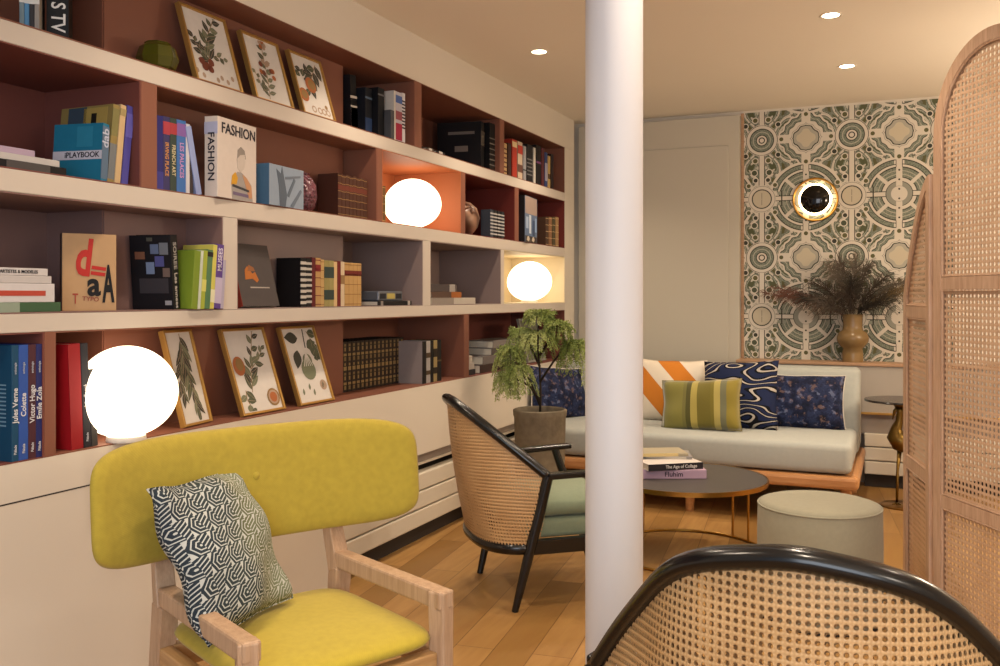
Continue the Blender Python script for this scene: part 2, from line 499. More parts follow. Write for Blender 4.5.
def pad(w, h, t, n=5.0, p=5.0, curve=None, na=56, nr=9, axis='XZ', c=(0, 0, 0)):
    """upholstered slab: superellipse outline w x h, thickness t, rounded edge; curve(u,v)->offset"""
    bm = NB()
    def P(rad, ang, side):
        cs, sn = math.cos(ang), math.sin(ang)
        u = (abs(cs) ** (2 / n)) * (1 if cs >= 0 else -1) * rad
        v = (abs(sn) ** (2 / n)) * (1 if sn >= 0 else -1) * rad
        k = max(0.0, 1 - rad ** p) ** (1 / p) * side * t / 2
        a, b = u * w / 2, v * h / 2
        o = k + (curve(a, b) if curve else 0)
        if axis == 'XZ': return (c[0] + a, c[1] + o, c[2] + b)
        return (c[0] + a, c[1] + b, c[2] + o)
    rs = [1 - (1 - i / nr) ** 1.7 for i in range(nr + 1)]
    front, back = [], []
    for side, L in ((1, front), (-1, back)):
        L.append([bm.verts.new(P(0, 0, side))])
        for r_ in rs[1:-1]:
            L.append([bm.verts.new(P(r_, 2 * PI * k / na, side)) for k in range(na)])
    rim = [bm.verts.new(P(1, 2 * PI * k / na, 1)) for k in range(na)]
    front.append(rim); back.append(rim)
    for L, fl in ((front, 0), (back, 1)):
        for a, b in zip(L, L[1:]):
            for k in range(na):
                k2 = (k + 1) % na
                q = (a[0], b[k], b[k2]) if len(a) == 1 else (a[k], b[k], b[k2], a[k2])
                bm.faces.new(q[::-1] if fl else q)
    return bm
def cushion(w, h, t, N=18, pinch=0.07, wr=0.004, seed=1):
    bm = NB(); rnd = random.Random(seed)
    ph = [rnd.uniform(0, 6) for _ in range(4)]
    def P(i, j, side):
        u = -1 + 2 * i / N; v = -1 + 2 * j / N
        x = u * w / 2 * (1 - pinch * (1 - v * v)); z = v * h / 2 * (1 - pinch * (1 - u * u))
        k = (max(0, 1 - u * u) * max(0, 1 - v * v)) ** 0.42
        y = side * t / 2 * k + wr * math.sin(5 * u + ph[0]) * math.sin(4 * v + ph[1]) * k
        y += wr * 1.5 * math.sin(2.2 * u * v * 3 + ph[2])
        return (x, y, z)
    F = {}
    for side in (1, -1):
        for i in range(N + 1):
            for j in range(N + 1):
                e = i in (0, N) or j in (0, N)
                F[(side, i, j)] = F[(1, i, j)] if (e and side == -1) else bm.verts.new(P(i, j, side))
    for side in (1, -1):
        for i in range(N):
            for j in range(N):
                q = [F[(side, i, j)], F[(side, i + 1, j)], F[(side, i + 1, j + 1)], F[(side, i, j + 1)]]
                bm.faces.new(q if side == -1 else q[::-1])
    def rim():
        pts = [P(i, 0, 1) for i in range(N)] + [P(N, j, 1) for j in range(N)] + [P(i, N, 1) for i in range(N, 0, -1)] + [P(0, j, 1) for j in range(N, 0, -1)]
        return pts
    return bm, rim()
def surf(bm, fn, nu, nv, mi=0, uvs=True):
    """parametric sheet; UV measured in metres along the sheet"""
    uvl = bm.loops.layers.uv.verify()
    V = [[bm.verts.new(fn(i / nu, j / nv)) for j in range(nv + 1)] for i in range(nu + 1)]
    mid = nv // 2
    us = [0.0]
    for i in range(nu): us.append(us[-1] + (V[i + 1][mid].co - V[i][mid].co).length)
    tot = us[-1]
    ql = {}
    for i in range(nu + 1):
        s = 0
        for j in range(nv + 1):
            if j: s += (V[i][j].co - V[i][j - 1].co).length
            ql[(i, j)] = s
    # u scaled per row so the weave keeps its size
    rl = []
    for j in range(nv + 1):
        acc = [0.0]
        for i in range(nu): acc.append(acc[-1] + (V[i + 1][j].co - V[i][j].co).length)
        h = acc[-1] / 2
        rl.append([a - h for a in acc])
    for i in range(nu):
        for j in range(nv):
            f = bm.faces.new((V[i][j], V[i + 1][j], V[i + 1][j + 1], V[i][j + 1])); f.material_index = mi
            for l, (a, b) in zip(f.loops, ((i, j), (i + 1, j), (i + 1, j + 1), (i, j + 1))):
                l[uvl].uv = (rl[b][a], ql[(a, b)])
def poly(bm, pts, mi=0):
    try:
        f = bm.faces.new([bm.verts.new(p) for p in pts]); f.material_index = mi
    except ValueError: pass
_font_cache = {}
def text_mesh(body, size, align='CENTER'):
    cu = bpy.data.curves.new('lettering', 'FONT')
    cu.body = body; cu.size = size; cu.align_x = align; cu.align_y = 'CENTER'; cu.resolution_u = 3
    cu.extrude = 0.0004; cu.offset = size * (0.030 if size > .06 else 0.014)
    o = bpy.data.objects.new('lettering', cu)
    col.objects.link(o)
    dg = bpy.context.evaluated_depsgraph_get()
    me = bpy.data.meshes.new_from_object(o.evaluated_get(dg))
    bpy.data.objects.remove(o); bpy.data.curves.remove(cu)
    return me
def text(name, body, size, mat, parent, mtx, stretch=1.0, align='CENTER', bold=0.0):
    me = text_mesh(body, size, align)
    me.name = name
    me.transform(mtx @ Matrix.Diagonal((stretch, 1, 1, 1)))
    me.materials.clear(); me.materials.append(mat)
    o = bpy.data.objects.new(name, me); col.objects.link(o); o.parent = parent
    return o
def frame_m(o, xa, ya):
    xa = Vector(xa).normalized(); ya = Vector(ya).normalized(); za = xa.cross(ya)
    return Matrix(((xa.x, ya.x, za.x, o[0]), (xa.y, ya.y, za.y, o[1]), (xa.z, ya.z, za.z, o[2]), (0, 0, 0, 1)))
ORD = ['first', 'second', 'third', 'fourth', 'fifth', 'sixth', 'seventh', 'eighth', 'ninth', 'tenth', 'eleventh', 'twelfth', 'thirteenth', 'fourteenth', 'fifteenth', 'sixteenth']

# ------------------------------------------------------------------ the room
XF = -2.10        # face of the bookcase wall
XB = -2.50        # back of the deep niches
XS = -2.26        # back of the shallow niches (chimney breast)
BY0, BY1 = 2.14, 3.48
CEIL = 2.43
YW = 6.34         # papered wall
YL = 6.16         # lower wall under the ledge
XR = 1.75
YN = -2.2
struct('floor', bx((-2.7, YN, -0.1), (XR + 0.1, YW + 0.1, 0)), M['floor'])
struct('ceiling', bx((-2.7, YN, CEIL), (XR + 0.1, YW + 0.1, CEIL + 0.1)), M['ceiling'])
b = NB()
box(b, (-2.7, YN, 0), (XB - 0.02, YW, CEIL))                      # masonry behind the bookcase
box(b, (XB - 0.02, 0.2, 2.212), (XF, 6.20, CEIL))                 # bulkhead above the shelves
box(b, (XB - 0.02, YN, 0), (XF, 0.2, CEIL))
box(b, (XB - 0.02, BY0 + 0.004, 0.0), (XS - 0.006, BY1 - 0.004, 2.212))   # chimney breast
struct('wall_left', b, M['cream'])
struct('wall_back', bx((-2.5, YW, 0), (XR + 0.1, YW + 0.1, CEIL)), M['cream'])
struct('wall_right', bx((XR, YN, 0), (XR + 0.1, YW, CEIL)), M['cream'])
wb = bpy.data.objects['wall_back']
obj('wallpaper', bx((-0.945, YW - 0.006, 0.774), (0.32, YW - 0.0005, 2.415)), M['wallpaper'], wb)
struct('trim_1', bx((-0.965, YW - 0.012, 0.774), (-0.945, YW - 0.001, 2.415), 0.002), M['ledgewood'])
# lower wall under the papered recess, with its wooden ledge
b = NB(); box(b, (-0.965, YL, 0.46), (XR - 0.001, YW - 0.001, 0.755)); struct('wall_back_lower', b, M['greywall'])
struct('trim_2', bx((-0.97, YL - 0.012, 0.755), (XR - 0.002, YW - 0.001, 0.774), 0.003), M['ledgewood'])
struct('trim_3', bx((-0.965, YL - 0.004, 0.455), (XR - 0.002, YL + 0.05, 0.470), 0.002), M['gold'])
b = NB(); box(b, (-0.965, YL + 0.03, 0.33), (XR - 0.002, YW - 0.001, 0.455)); struct('wall_back_recess', b, M['taupe'])
# closet wall on the left of the papered wall
DY = 6.29
b = NB(); box(b, (-2.10, DY, 0.0), (-0.968, YW - 0.001, 2.40), 0.003)
struct('wall_back_closet', b, M['closet'])
b = NB(); box(b, (-2.02, DY - 0.010, 0.72), (-1.04, DY - 0.001, 2.20), 0.004)
struct('door_1', b, M['closet'])

# radiator casings: three cream slats over a dark toe recess
def heater(name, label, x0, y0, x1, y1, axis):
    t = thing(name, label, 'radiator', ((x0 + x1) / 2, (y0 + y1) / 2, 0))
    L = (y1 - y0) / 2 if axis == 'Y' else (x1 - x0) / 2
    for k in range(3):
        z0 = 0.085 + k * 0.086
        lo, hi = ((-0.03, -L, z0), (0.03, L, z0 + 0.080)) if axis == 'Y' else ((-L, -0.03, z0), (L, 0.03, z0 + 0.080))
        obj('slat', bx(lo, hi, 0.006), M['heater'], t)
    lo, hi = ((-0.09, -L, 0.02), (-0.032, L, 0.335)) if axis == 'Y' else ((-L, 0.032, 0.02), (L, 0.09, 0.335))
    obj('casing', bx(lo, hi), M['dark_recess'], t)
    lo, hi = ((-0.085, -L, 0.0), (-0.02, L, 0.075)) if axis == 'Y' else ((-L, 0.02, 0.0), (L, 0.085, 0.075))
    obj('toe_recess', bx(lo, hi), M['dark_recess'], t)
    return t
heater('slatted_radiator', 'low cream slatted radiator under the bookcase behind the chairs', XF - 0.032, 3.22, XF - 0.032, 6.1, 'Y')
heater('slatted_radiator', 'low cream slatted radiator under the ledge beside the sofa', -0.19, YL + 0.035, XR - 0.01, YL + 0.035, 'X')

# ------------------------------------------------------------------ the built-in bookcase
R1, R2, R3, R4 = 1.902, 1.522, 1.147, 0.760     # where things stand
T1, T2, T3, T4 = 2.208, 1.838, 1.455, 1.090     # undersides above them
Y0, Y1 = 0.2, 6.20
case = thing('bookcase', 'long built-in beige bookcase with coloured niches along the left wall', 'bookcase', (0, 0, 0))
LN = 0.004
for zt, zb in ((R1 - LN, T2 + LN), (R2 - LN, T3 + LN), (R3 - LN, T4 + LN)):
    obj('shelf', bx((XB - 0.015, Y0 + 0.002, zb), (XF, 6.0, zt), 0.002), M['shelf'], case)
b = NB()
box(b, (XB - 0.015, Y0 + 0.002, 0.0), (XF, 3.20, R4 - LN))
box(b, (XB - 0.015, 3.20, 0.43), (XF, 6.0, R4 - LN))
obj('base_cabinet', b, M['cream'], case)
obj('groove', bx((XF - 0.003, Y0 + 0.1, 0.653), (XF + 0.0006, 3.1, 0.657)), M['dark_recess'], case)
obj('vent_recess', bx((XF - 0.10, 3.205, 0.386), (XF - 0.025, 5.995, 0.4295)), M['taupe'], case)
obj('vent_lip', bx((XF - 0.10, 3.205, 0.374), (XF - 0.018, 5.995, 0.3855)), M['heater'], case)
obj('end_panel', bx((XB - 0.015, 6.0 + 0.0005, 0.0), (XF, Y1, 2.211)), M['cream'], case)
def divider(y0, y1, z0, z1, m):
    obj('divider', bx((XB - 0.01, y0, z0 - LN + 0.0005), (XF + 0.0005, y1, z1 + LN - 0.0005), 0.001), M[m], case)
def niche(y0, y1, z0, z1, m, mb=None, ms=None):
    """lined opening: back (stepping round the chimney breast), sides, top and floor"""
    mats = [M[m], M[mb or m], M[ms or m]]
    b = NB()
    xf = XF - 0.001
    e = 0.0006
    a0, a1 = y0 + e, y1 - e
    def back(ya, yb, xx):
        if yb - ya > 0.01: box(b, (xx, ya, z0), (xx + LN, yb, z1), 0, 1)
    s0, s1 = max(a0, BY0), min(a1, BY1)
    if s1 > s0:
        back(a0, s0, XB); back(s0, s1, XS); back(s1, a1, XB)
        if a0 < BY0 - 0.02: box(b, (XB + LN, BY0 - LN, z0), (XS, BY0, z1), 0, 2)
        if a1 > BY1 + 0.02: box(b, (XB + LN, BY1, z0), (XS, BY1 + LN, z1), 0, 2)
    else: back(a0, a1, XB)
    box(b, (XB + LN, a0, z0), (xf, a0 + LN, z1), 0, 2)
    box(b, (XB + LN, a1 - LN, z0), (xf, a1, z1), 0, 2)
    box(b, (XB, a0, z1), (xf, a1, z1 + LN - e), 0, 0)
    box(b, (XB, a0, z0 - LN + e), (xf, a1, z0), 0, 0)
    obj('niche_lining', b, mats, case)
rows = [
    (R1, T1, [(Y0 + .01, 3.855, 'terracotta'), (3.92, 4.876, 'terracotta'), (4.935, 6.0, 'terracotta')], 'terracotta'),
    (R2, T2, [(Y0 + .01, 2.133, 'terra_dark'), (2.195, 3.51, 'terracotta'), (3.555, 4.36, 'orange'), (4.41, 5.10, 'burgundy'), (5.16, 6.0, 'burgundy')], 'terracotta'),
    (R3, T3, [(Y0 + .01, 2.503, 'mauve'), (2.575, 3.938, 'mauve_grey'), (4.015, 4.89, 'mauve_grey'), (4.935, 6.0, 'straw')], 'shelf'),
    (R4, T4, [(Y0 + .01, 1.789, 'terra_dark'), (1.822, 4.40, 'terracotta'), (4.455, 6.0, 'terra_dark')], 'terracotta')]
for z0, z1, ns, dm in rows:
    for (a, bb, m) in ns: niche(a, bb, z0, z1, m)
    for p, q in zip(ns, ns[1:]): divider(p[1], q[0], z0, z1, dm)
    divider(Y0 + 0.003, Y0 + 0.01, z0, z1, dm)

# ------------------------------------------------------------------ column
t = thing('column', 'round white structural column standing mid room', 'column', (-0.640, 2.195, 0))
b = NB(); lathe(b, [(0, 0), (0.0705, 0), (0.0705, CEIL - 0.001), (0, CEIL - 0.001)], 48); obj('shaft', b, M['column'], t, 40)
b = NB(); lathe(b, [(0.0706, 0), (0.085, 0), (0.085, 0.02), (0.078, 0.03), (0.0706, 0.032)], 48); obj('foot_ring', b, M['column'], t, 40)

# ------------------------------------------------------------------ ceiling downlights
for (x, y), lb in zip(DOWN_IN, ('recessed ceiling downlight nearest the bookcase, left of the column', 'recessed ceiling downlight near the top edge, farther from the papered wall', 'recessed ceiling downlight nearest the papered wall')):
    t = thing('downlight', lb, 'ceiling light', (x, y, CEIL), group='ceiling downlights')
    b = NB(); lathe(b, [(0.036, -0.001), (0.046, -0.004), (0.047, -0.0005)], 32); obj('trim_ring', b, M['cream'], t, 60)
    b = NB(); lathe(b, [(0, -0.0022), (0.036, -0.0022)], 32); obj('lens', b, M['spot_glow'], t)

# ------------------------------------------------------------------ books
def mat_of(c): return c if isinstance(c, bpy.types.Material) else plain(c, 0.5)
def book(loc, th, h, d, colr, label, group=None, tilt=0, yaw=0, lie=False, pitch=0, deco=(), page=None, name='book'):
    """origin: foot of the spine, middle of its thickness; spine looks +X, height Z, thickness Y"""
    cv = 0.0022 if th > 0.008 else 0.001
    x, y, z = loc
    t = thing(name, label, 'book', (0, 0, 0), group=group)
    if lie: m = Matrix.Rotation(R(yaw), 4, 'Z') @ Matrix.Rotation(R(90), 4, 'X'); z += th / 2
    else:
        m = Matrix.Rotation(R(yaw), 4, 'Z') @ Matrix.Rotation(R(pitch), 4, 'Y') @ Matrix.Rotation(R(-tilt), 4, 'X')
        # stand on the lowest corner
        low = min((m @ Vector(p)).z for p in ((0, -th / 2, 0), (0, th / 2, 0), (-d, -th / 2, 0), (-d, th / 2, 0)))
        z -= low
    t.matrix_world = Matrix.Translation((x, y, z)) @ m
    b = NB()
    box(b, (-d, -th / 2, 0), (0, -th / 2 + cv, h), 0.0006, 0, 1)
    box(b, (-d, th / 2 - cv, 0), (0, th / 2, h), 0.0006, 0, 1)
    box(b, (-cv, -th / 2 + cv * .5, 0.0004), (0.0004, th / 2 - cv * .5, h - 0.0004), 0.0005, 0, 1)
    obj('pages', bx((-d + 0.004, -th / 2 + cv, 0.003), (-cv, th / 2 - cv, h - 0.003)), mat_of(page) if page else M['page'], t)
    pb = b; mats = [mat_of(colr)]        # the printed fields belong to the cover's own mesh
    def mi(c):
        m_ = mat_of(c)
        if m_ not in mats: mats.append(m_)
        return mats.index(m_)
    for q in deco:
        k = q[0]
        if k == 'b':      # spine band z0 z1 (fractions)
            wq = (th / 2 + 0.0003) * (q[4] if len(q) > 4 else 1.0)
            box(pb, (-0.001, -wq, h * q[1]), (0.0011, wq, h * q[2]), 0, mi(q[3]))
        elif k == 'c':    # front cover patch (+Y side) u0 v0 u1 v1, u from the spine
            box(pb, (-d * q[3], th / 2 - 0.0004, h * q[2]), (-d * q[1], th / 2 + 0.0006 + (q[6] if len(q) > 6 else 0), h * q[4]), 0, mi(q[5]))
        elif k == 's':    # back cover patch (-Y side)
            box(pb, (-d * q[3], -th / 2 - 0.0006 - (q[6] if len(q) > 6 else 0), h * q[2]), (-d * q[1], -th / 2 + 0.0004, h * q[4]), 0, mi(q[5]))
        elif k == 'poly':  # free shape on the front cover
            n0 = mi(q[2]); yy = th / 2 + 0.0011 + (q[3] if len(q) > 3 else 0)
            lo = [pb.verts.new((-d * u, yy - 0.0008, h * v)) for u, v in q[1]]; hi = [pb.verts.new((-d * u, yy, h * v)) for u, v in q[1]]
            fs = [pb.faces.new(lo[::-1]), pb.faces.new(hi)] + [pb.faces.new((lo[i], lo[(i + 1) % len(lo)], hi[(i + 1) % len(lo)], hi[i])) for i in range(len(lo))]
            for f in fs: f.material_index = n0
    obj('cover', pb, mats, t)
    for q in deco:
        if q[0] == 't':   # spine lettering: body, size, centre z fraction, reading direction, colour
            mm = frame_m((0.0013, 0, h * q[3]), (0, 0, 1) if q[4] > 0 else (0, 0, -1), (0, -1, 0) if q[4] > 0 else (0, 1, 0))
            text('title', q[1], q[2], mat_of(q[5]), t, mm, q[6] if len(q) > 6 else 1.0)
        elif q[0] == 'ct':  # front cover lettering: body, size, u, v, colour, stretch, turn
            a = R(q[7]) if len(q) > 7 else 0
            mm = frame_m((-d * q[3], th / 2 + 0.0014, h * q[4]), (-math.cos(a), 0, math.sin(a)), (math.sin(a), 0, math.cos(a)))
            text('title', q[1], q[2], mat_of(q[5]), t, mm, q[6] if len(q) > 6 else 1.0)
        elif q[0] == 'st':
            mm = frame_m((-d * q[3], -th / 2 - 0.0014, h * q[4]), (1, 0, 0), (0, 0, 1))
            text('title', q[1], q[2], mat_of(q[5]), t, mm, q[6] if len(q) > 6 else 1.0)
    return t
XP = -2.128
def gold_bands(n, c='#a88450', c2=None):
    out = []
    for k in range(n + 1):
        f = 0.05 + 0.9 * k / n
        out.append(('b', f - 0.008, f + 0.008, c))
    if c2: out.append(('b', 0.70, 0.82, c2))
    return tuple(out)
def lines(z0, n, c, w=0.012, gap=0.03):
    return tuple(('b', z0 + k * gap, z0 + k * gap + w, c) for k in range(n))

# -- top shelf
g = 'thin books at the left end of the top shelf'
for k, (th, h, c, lb) in enumerate(((.0115, .27, '#6d7f86', 'slim grey-green book, leftmost on the top shelf'), (.0115, .265, '#4c7fa6', 'slim bright blue book, second from left on the top shelf'), (.0115, .262, '#2d2b2e', 'slim black book on the top shelf between blue and grey ones'), (.0115, .268, '#8b857f', 'slim grey book on the top shelf, right of three other slim books'))):
    book((-2.135 + k * .0085, 1.748 + k * .0085, R1), th, h, .17, c, lb, g, yaw=-45, deco=(('b', .25, .3, '#c8c8c4'),))
book((-2.135, 1.862, R1), .056, .292, .17, '#0f0e10', 'thick black book with huge white S TV lettering on the spine', yaw=-45, deco=(('t', 'S TV', .050, .205, -1, '#d9d6d2', 0.85),))
t = thing('bowl', 'faceted olive green glass bowl on the top shelf', 'vase', (-2.185, 2.290, R1))
b = NB(); lathe(b, [(0, 0), (.034, 0), (.056, .02), (.066, .05), (.055, .085), (.040, .098), (.036, .098), (.050, .083), (.060, .05), (.05, .022), (0, .012)], 8)
gm = Mat('olive_glass', C('#5c5a1c'), 0.08, 0, 0.6); gm.b.inputs['Transmission Weight'].default_value = 0.45; gm.base(gm.mix(gm.noise(8), C('#4a4a14'), C('#6e6b22')))
obj('bowl_body', b, gm.m, t)
b = NB(); lathe(b, [(.0365, .0985), (.0405, .0985), (.0405, .1005), (.0365, .1005), (.0365, .0985)], 8); obj('rim', b, gm.m, t)

# -- framed botanical prints
def leaf(bm, o, ang, L, Wd, mi, y=0.0006):
    n = 7; pts = []
    for k in range(n + 1):
        f = k / n; w = Wd * math.sin(PI * f ** 0.85) ; pts.append((f * L, w / 2))
    full = pts + [(a, -b_) for a, b_ in pts[-2:0:-1]]
    ca, sa = math.cos(ang), math.sin(ang)
    lo = [(o[0] + a * ca - b_ * sa, y, o[1] + a * sa + b_ * ca) for a, b_ in full]
    poly(bm, lo, mi)
def disc(bm, o, r, mi, y=0.0008, sx=1.0, n=18):
    poly(bm, [(o[0] + r * sx * math.cos(2 * PI * k / n), y, o[1] + r * math.sin(2 * PI * k / n)) for k in range(n)], mi)
def stroke(bm, pts, w, mi, y=0.0005):
    for (a, b_) in zip(pts, pts[1:]):
        d = Vector((b_[0] - a[0], b_[1] - a[1])); nn = Vector((-d.y, d.x)).normalized() * w / 2
        poly(bm, [(a[0] + nn.x, y, a[1] + nn.y), (b_[0] + nn.x, y, b_[1] + nn.y), (b_[0] - nn.x, y, b_[1] - nn.y), (a[0] - nn.x, y, a[1] - nn.y)], mi)
PM = [M['print_paper'], plain('#565a45'), plain('#747860'), plain('#8f7044'), plain('#a8643c'), plain('#733f32'), plain('#44433a'), plain('#aa917c')]
def picture(loc, w, h, lean, label, draw, yaw=0, group='framed botanical prints'):
    """local: print faces +Y, width X, height Z; foot at the origin"""
    t = thing('picture_frame', label, 'picture', (0, 0, 0), group=group)
    t.matrix_world = Matrix.Translation(loc) @ Matrix.Rotation(R(-90 + yaw), 4, 'Z') @ Matrix.Rotation(R(lean), 4, 'X')
    b = NB(); fw = .009
    for lo, hi in (((-w / 2, -.012, 0), (-w / 2 + fw, .008, h)), ((w / 2 - fw, -.012, 0), (w / 2, .008, h)), ((-w / 2 + fw, -.012, 0), (w / 2 - fw, .008, fw)), ((-w / 2 + fw, -.012, h - fw), (w / 2 - fw, .008, h))):
        box(b, lo, hi, .001, 0, 1)
    obj('frame', b, M['gold'], t)
    b = NB(); box(b, (-w / 2 + fw, -.011, fw), (w / 2 - fw, -.0002, h - fw), 0, 0)
    bm2 = b
    n0 = len(bm2.verts)
    draw(bm2, w, h)
    bm2.verts.ensure_lookup_table()
    for v in list(bm2.verts)[n0:]:
        v.co.x = max(-w / 2 + fw + .003, min(w / 2 - fw - .003, v.co.x * -1.15)); v.co.z = max(fw + .004, min(h - fw - .004, h / 2 + (v.co.z - h / 2) * 1.08))
    obj('print', bm2, PM, t)
    return t
def sprig(b, pts, n, L, Wd, spread, tones, seed=1, taper=.45, f0=.05, w=.003):
    """leaves on both sides of a curving stalk, each with its own turn"""
    r_ = random.Random(seed); stroke(b, pts, w, 3)
    P_ = [Vector(p) for p in pts]
    for k in range(n):
        f = f0 + (1 - f0) * k / max(1, n - 1); g_ = f * (len(P_) - 1); i_ = min(len(P_) - 2, int(g_))
        o = P_[i_].lerp(P_[i_ + 1], g_ - i_); d = P_[i_ + 1] - P_[i_]
        a = math.atan2(d.y, d.x) + ((-1) ** k) * R(spread + r_.uniform(-12, 12)) * (1 - .6 * (k == n - 1))
        l_ = L * (1 - taper * f) * r_.uniform(.8, 1.15)
        leaf(b, (o.x, o.y), a, l_, Wd * r_.uniform(.8, 1.2), tones[k % len(tones)], .0006 + k * .00002)
        stroke(b, [(o.x, o.y), (o.x + l_ * .85 * math.cos(a), o.y + l_ * .85 * math.sin(a))], .0012, 7, .0011 + k * .00002)
def d_laurel(b, w, h):
    sprig(b, [(-.01, h * .30), (-.025, h * .48), (.0, h * .66), (.045, h * .9)], 15, .060, .021, 48, (1, 6, 2), 3)
    sprig(b, [(-.02, h * .32), (-.055, h * .45), (-.07, h * .58)], 7, .045, .018, 45, (6, 1), 5)
    sprig(b, [(-.02, h * .38), (.02, h * .44), (.05, h * .42)], 5, .04, .016, 45, (2, 1), 6)
    for dx, dz in ((-.02, 0), (.0, -.012), (.02, .004), (.012, -.02), (-.012, -.018)): disc(b, (-.035 + dx, h * .31 + dz), .013, 5, .0016)
    for dx, dz in ((.07, .2), (.045, .14), (-.06, .14), (-.085, .18), (.0, .13), (.02, .17)): disc(b, (dx, h * dz), .009, 7, .0007, .8)
def d_flower(b, w, h):
    sprig(b, [(-.02, h * .1), (-.005, h * .4), (.005, h * .86)], 14, .052, .018, 58, (1, 2), 8)
    sprig(b, [(-.015, h * .22), (-.05, h * .3), (-.065, h * .42)], 5, .035, .015, 50, (2, 1), 9)
    for k in range(9): disc(b, (.0 + .032 * math.cos(k * 1.1), h * .52 + .028 * math.sin(k * 1.9)), .010, (4, 7, 5)[k % 3], .0016)
    for k in range(5): disc(b, (.008 + .012 * math.cos(k * 1.3), h * .87 + .012 * math.sin(k * 1.3)), .009, (7, 4)[k % 2], .0016)
def d_orange(b, w, h):
    sprig(b, [(.06, h * .88), (.02, h * .68), (-.015, h * .45)], 8, .062, .032, 55, (6, 1, 6), 12, .2)
    sprig(b, [(.02, h * .66), (-.03, h * .74), (-.06, h * .68)], 5, .05, .026, 50, (1, 6), 13)
    disc(b, (-.005, h * .52), .031, 4, .0016); disc(b, (.0, h * .53), .02, 3, .0018)
    disc(b, (-.062, h * .34), .027, 4, .0016); disc(b, (-.06, h * .345), .017, 3, .0018)
    for dx in (.065, .04, .015, -.02): disc(b, (dx, h * .16), .014, 7, .0008); disc(b, (dx, h * .16), .008, 0, .0010)
    disc(b, (.06, h * .24), .009, 3, .0012)
def d_branch(b, w, h):
    sprig(b, [(.01, h * .93), (.005, h * .6), (.02, h * .2)], 20, .075, .018, 22, (6, 1, 2), 15, .3)
    sprig(b, [(.01, h * .8), (-.03, h * .55), (-.035, h * .35)], 12, .06, .016, 20, (1, 6), 16, .3)
def d_citrus(b, w, h):
    sprig(b, [(-.03, h * .27), (-.01, h * .5), (.045, h * .92)], 13, .062, .020, 42, (1, 2, 6), 18)
    sprig(b, [(-.005, h * .52), (.045, h * .62), (.07, h * .72)], 6, .05, .018, 40, (2, 1), 19)
    sprig(b, [(-.06, h * .30), (-.065, h * .2), (-.05, h * .1)], 5, .05, .022, 45, (1, 2), 20)
    disc(b, (-.062, h * .56), .034, 4, .0016, .8); disc(b, (-.058, h * .575), .022, 3, .0018, .8)
    disc(b, (.065, h * .19), .031, 3, .0012); disc(b, (.065, h * .19), .025, 7, .0014); disc(b, (.065, h * .19), .018, 4, .0016)
def d_pear(b, w, h):
    stroke(b, [(.03, h * .95), (.02, h * .7)], .006, 6); sprig(b, [(.05, h * .9), (.075, h * .74), (.07, h * .6)], 5, .05, .03, 40, (1, 6), 23)
    for o, a, L in (((-.01, h * .82), 175, .075), ((.01, h * .95), 150, .06), ((.03, h * .7), 20, .06), ((.05, h * .75), -60, .08), ((-.03, h * .68), 250, .075)): leaf(b, o, R(a), L, .045, 6 if a > 160 else 1, .0006 + L * .001)
    disc(b, (.005, h * .44), .040, 2, .0012); disc(b, (.012, h * .55), .026, 2, .0013)
    for k in range(5): stroke(b, [(.012, h * .65), (-.015 + k * .012, h * .48)], .004, 0, .0015)
    for dx, dz in ((-.06, .15), (-.02, .2), (.0, .13), (.06, .2)): leaf(b, (dx, h * dz), R(80), .026, .012, 2, .0008)
    disc(b, (.065, h * .24), .02, 7, .0008)
picture((-2.135, 2.530, R1 + .002), .235, .285, 17, 'gilt framed print of a dark leafy laurel sprig on the top shelf', d_laurel)
picture((-2.135, 2.835, R1 + .002), .225, .272, 17, 'gilt framed print of a pink flowering stem on the top shelf', d_flower)
picture((-2.135, 3.125, R1 + .002), .225, .272, 17, 'gilt framed print of an orange branch on the top shelf', d_orange)
picture((-2.140, 2.425, R4 + .002), .165, .325, 15, 'gilt framed print of a dark hanging branch beside the largest globe lamp', d_branch, 9)
picture((-2.13, 2.765, R4 + .002), .245, .325, 19, 'gilt framed print of an orange on a leafy twig and a cut half fruit', d_citrus)
picture((-2.13, 3.10, R4 + .002), .235, .322, 19, 'gilt framed print of a green pear on the bottom shelf', d_pear)

# -- top shelf, right of the prints
W, K, GOLD = '#cfcac4', '#141215', '#a88450'
book((-2.225, 3.530, R1), .05, .27, .16, '#131216', 'tall leaning black book beside the orange branch print', tilt=-4, deco=(('b', .1, .5, '#c9c2b8'), ('b', .13, .47, '#131216'), ('b', .62, .66, '#c9c2b8')))
book((-2.19, 3.588, R1), .055, .225, .18, '#191b22', 'blue-black album next to the tall leaning black book', deco=(('b', .78, .82, '#5f6f83'), ('b', .1, .4, '#2a3d60')))
book((-2.16, 3.648, R1), .055, .235, .2, '#15161a', 'broad black book in the middle of the dark top shelf books', deco=(('b', .85, .88, '#6b6b70'),))
book((-2.125, 3.690, R1), .03, .14, .2, '#4a4b4f', 'short dark grey book in front of taller dark ones on the top shelf')
book((XP, 3.716, R1), .016, .235, .2, '#cbc4ba', 'thin pale book between grey and red ones on the top shelf')
book((XP, 3.754, R1), .056, .235, .2, '#b8b3bd', 'colourful blue white and red book near the right end of the niche', deco=(('b', .78, .93, '#4a63a0'), ('b', .05, .38, '#a12c45'), ('b', .45, .62, '#93505a')))
book((XP, 3.799, R1), .028, .24, .2, '#d2cfd2', 'white spined book with dark marks, rightmost in its top shelf niche', deco=lines(.3, 9, '#3a2f3a', .03, .065))
g = 'small dark booklets lying on the top shelf'
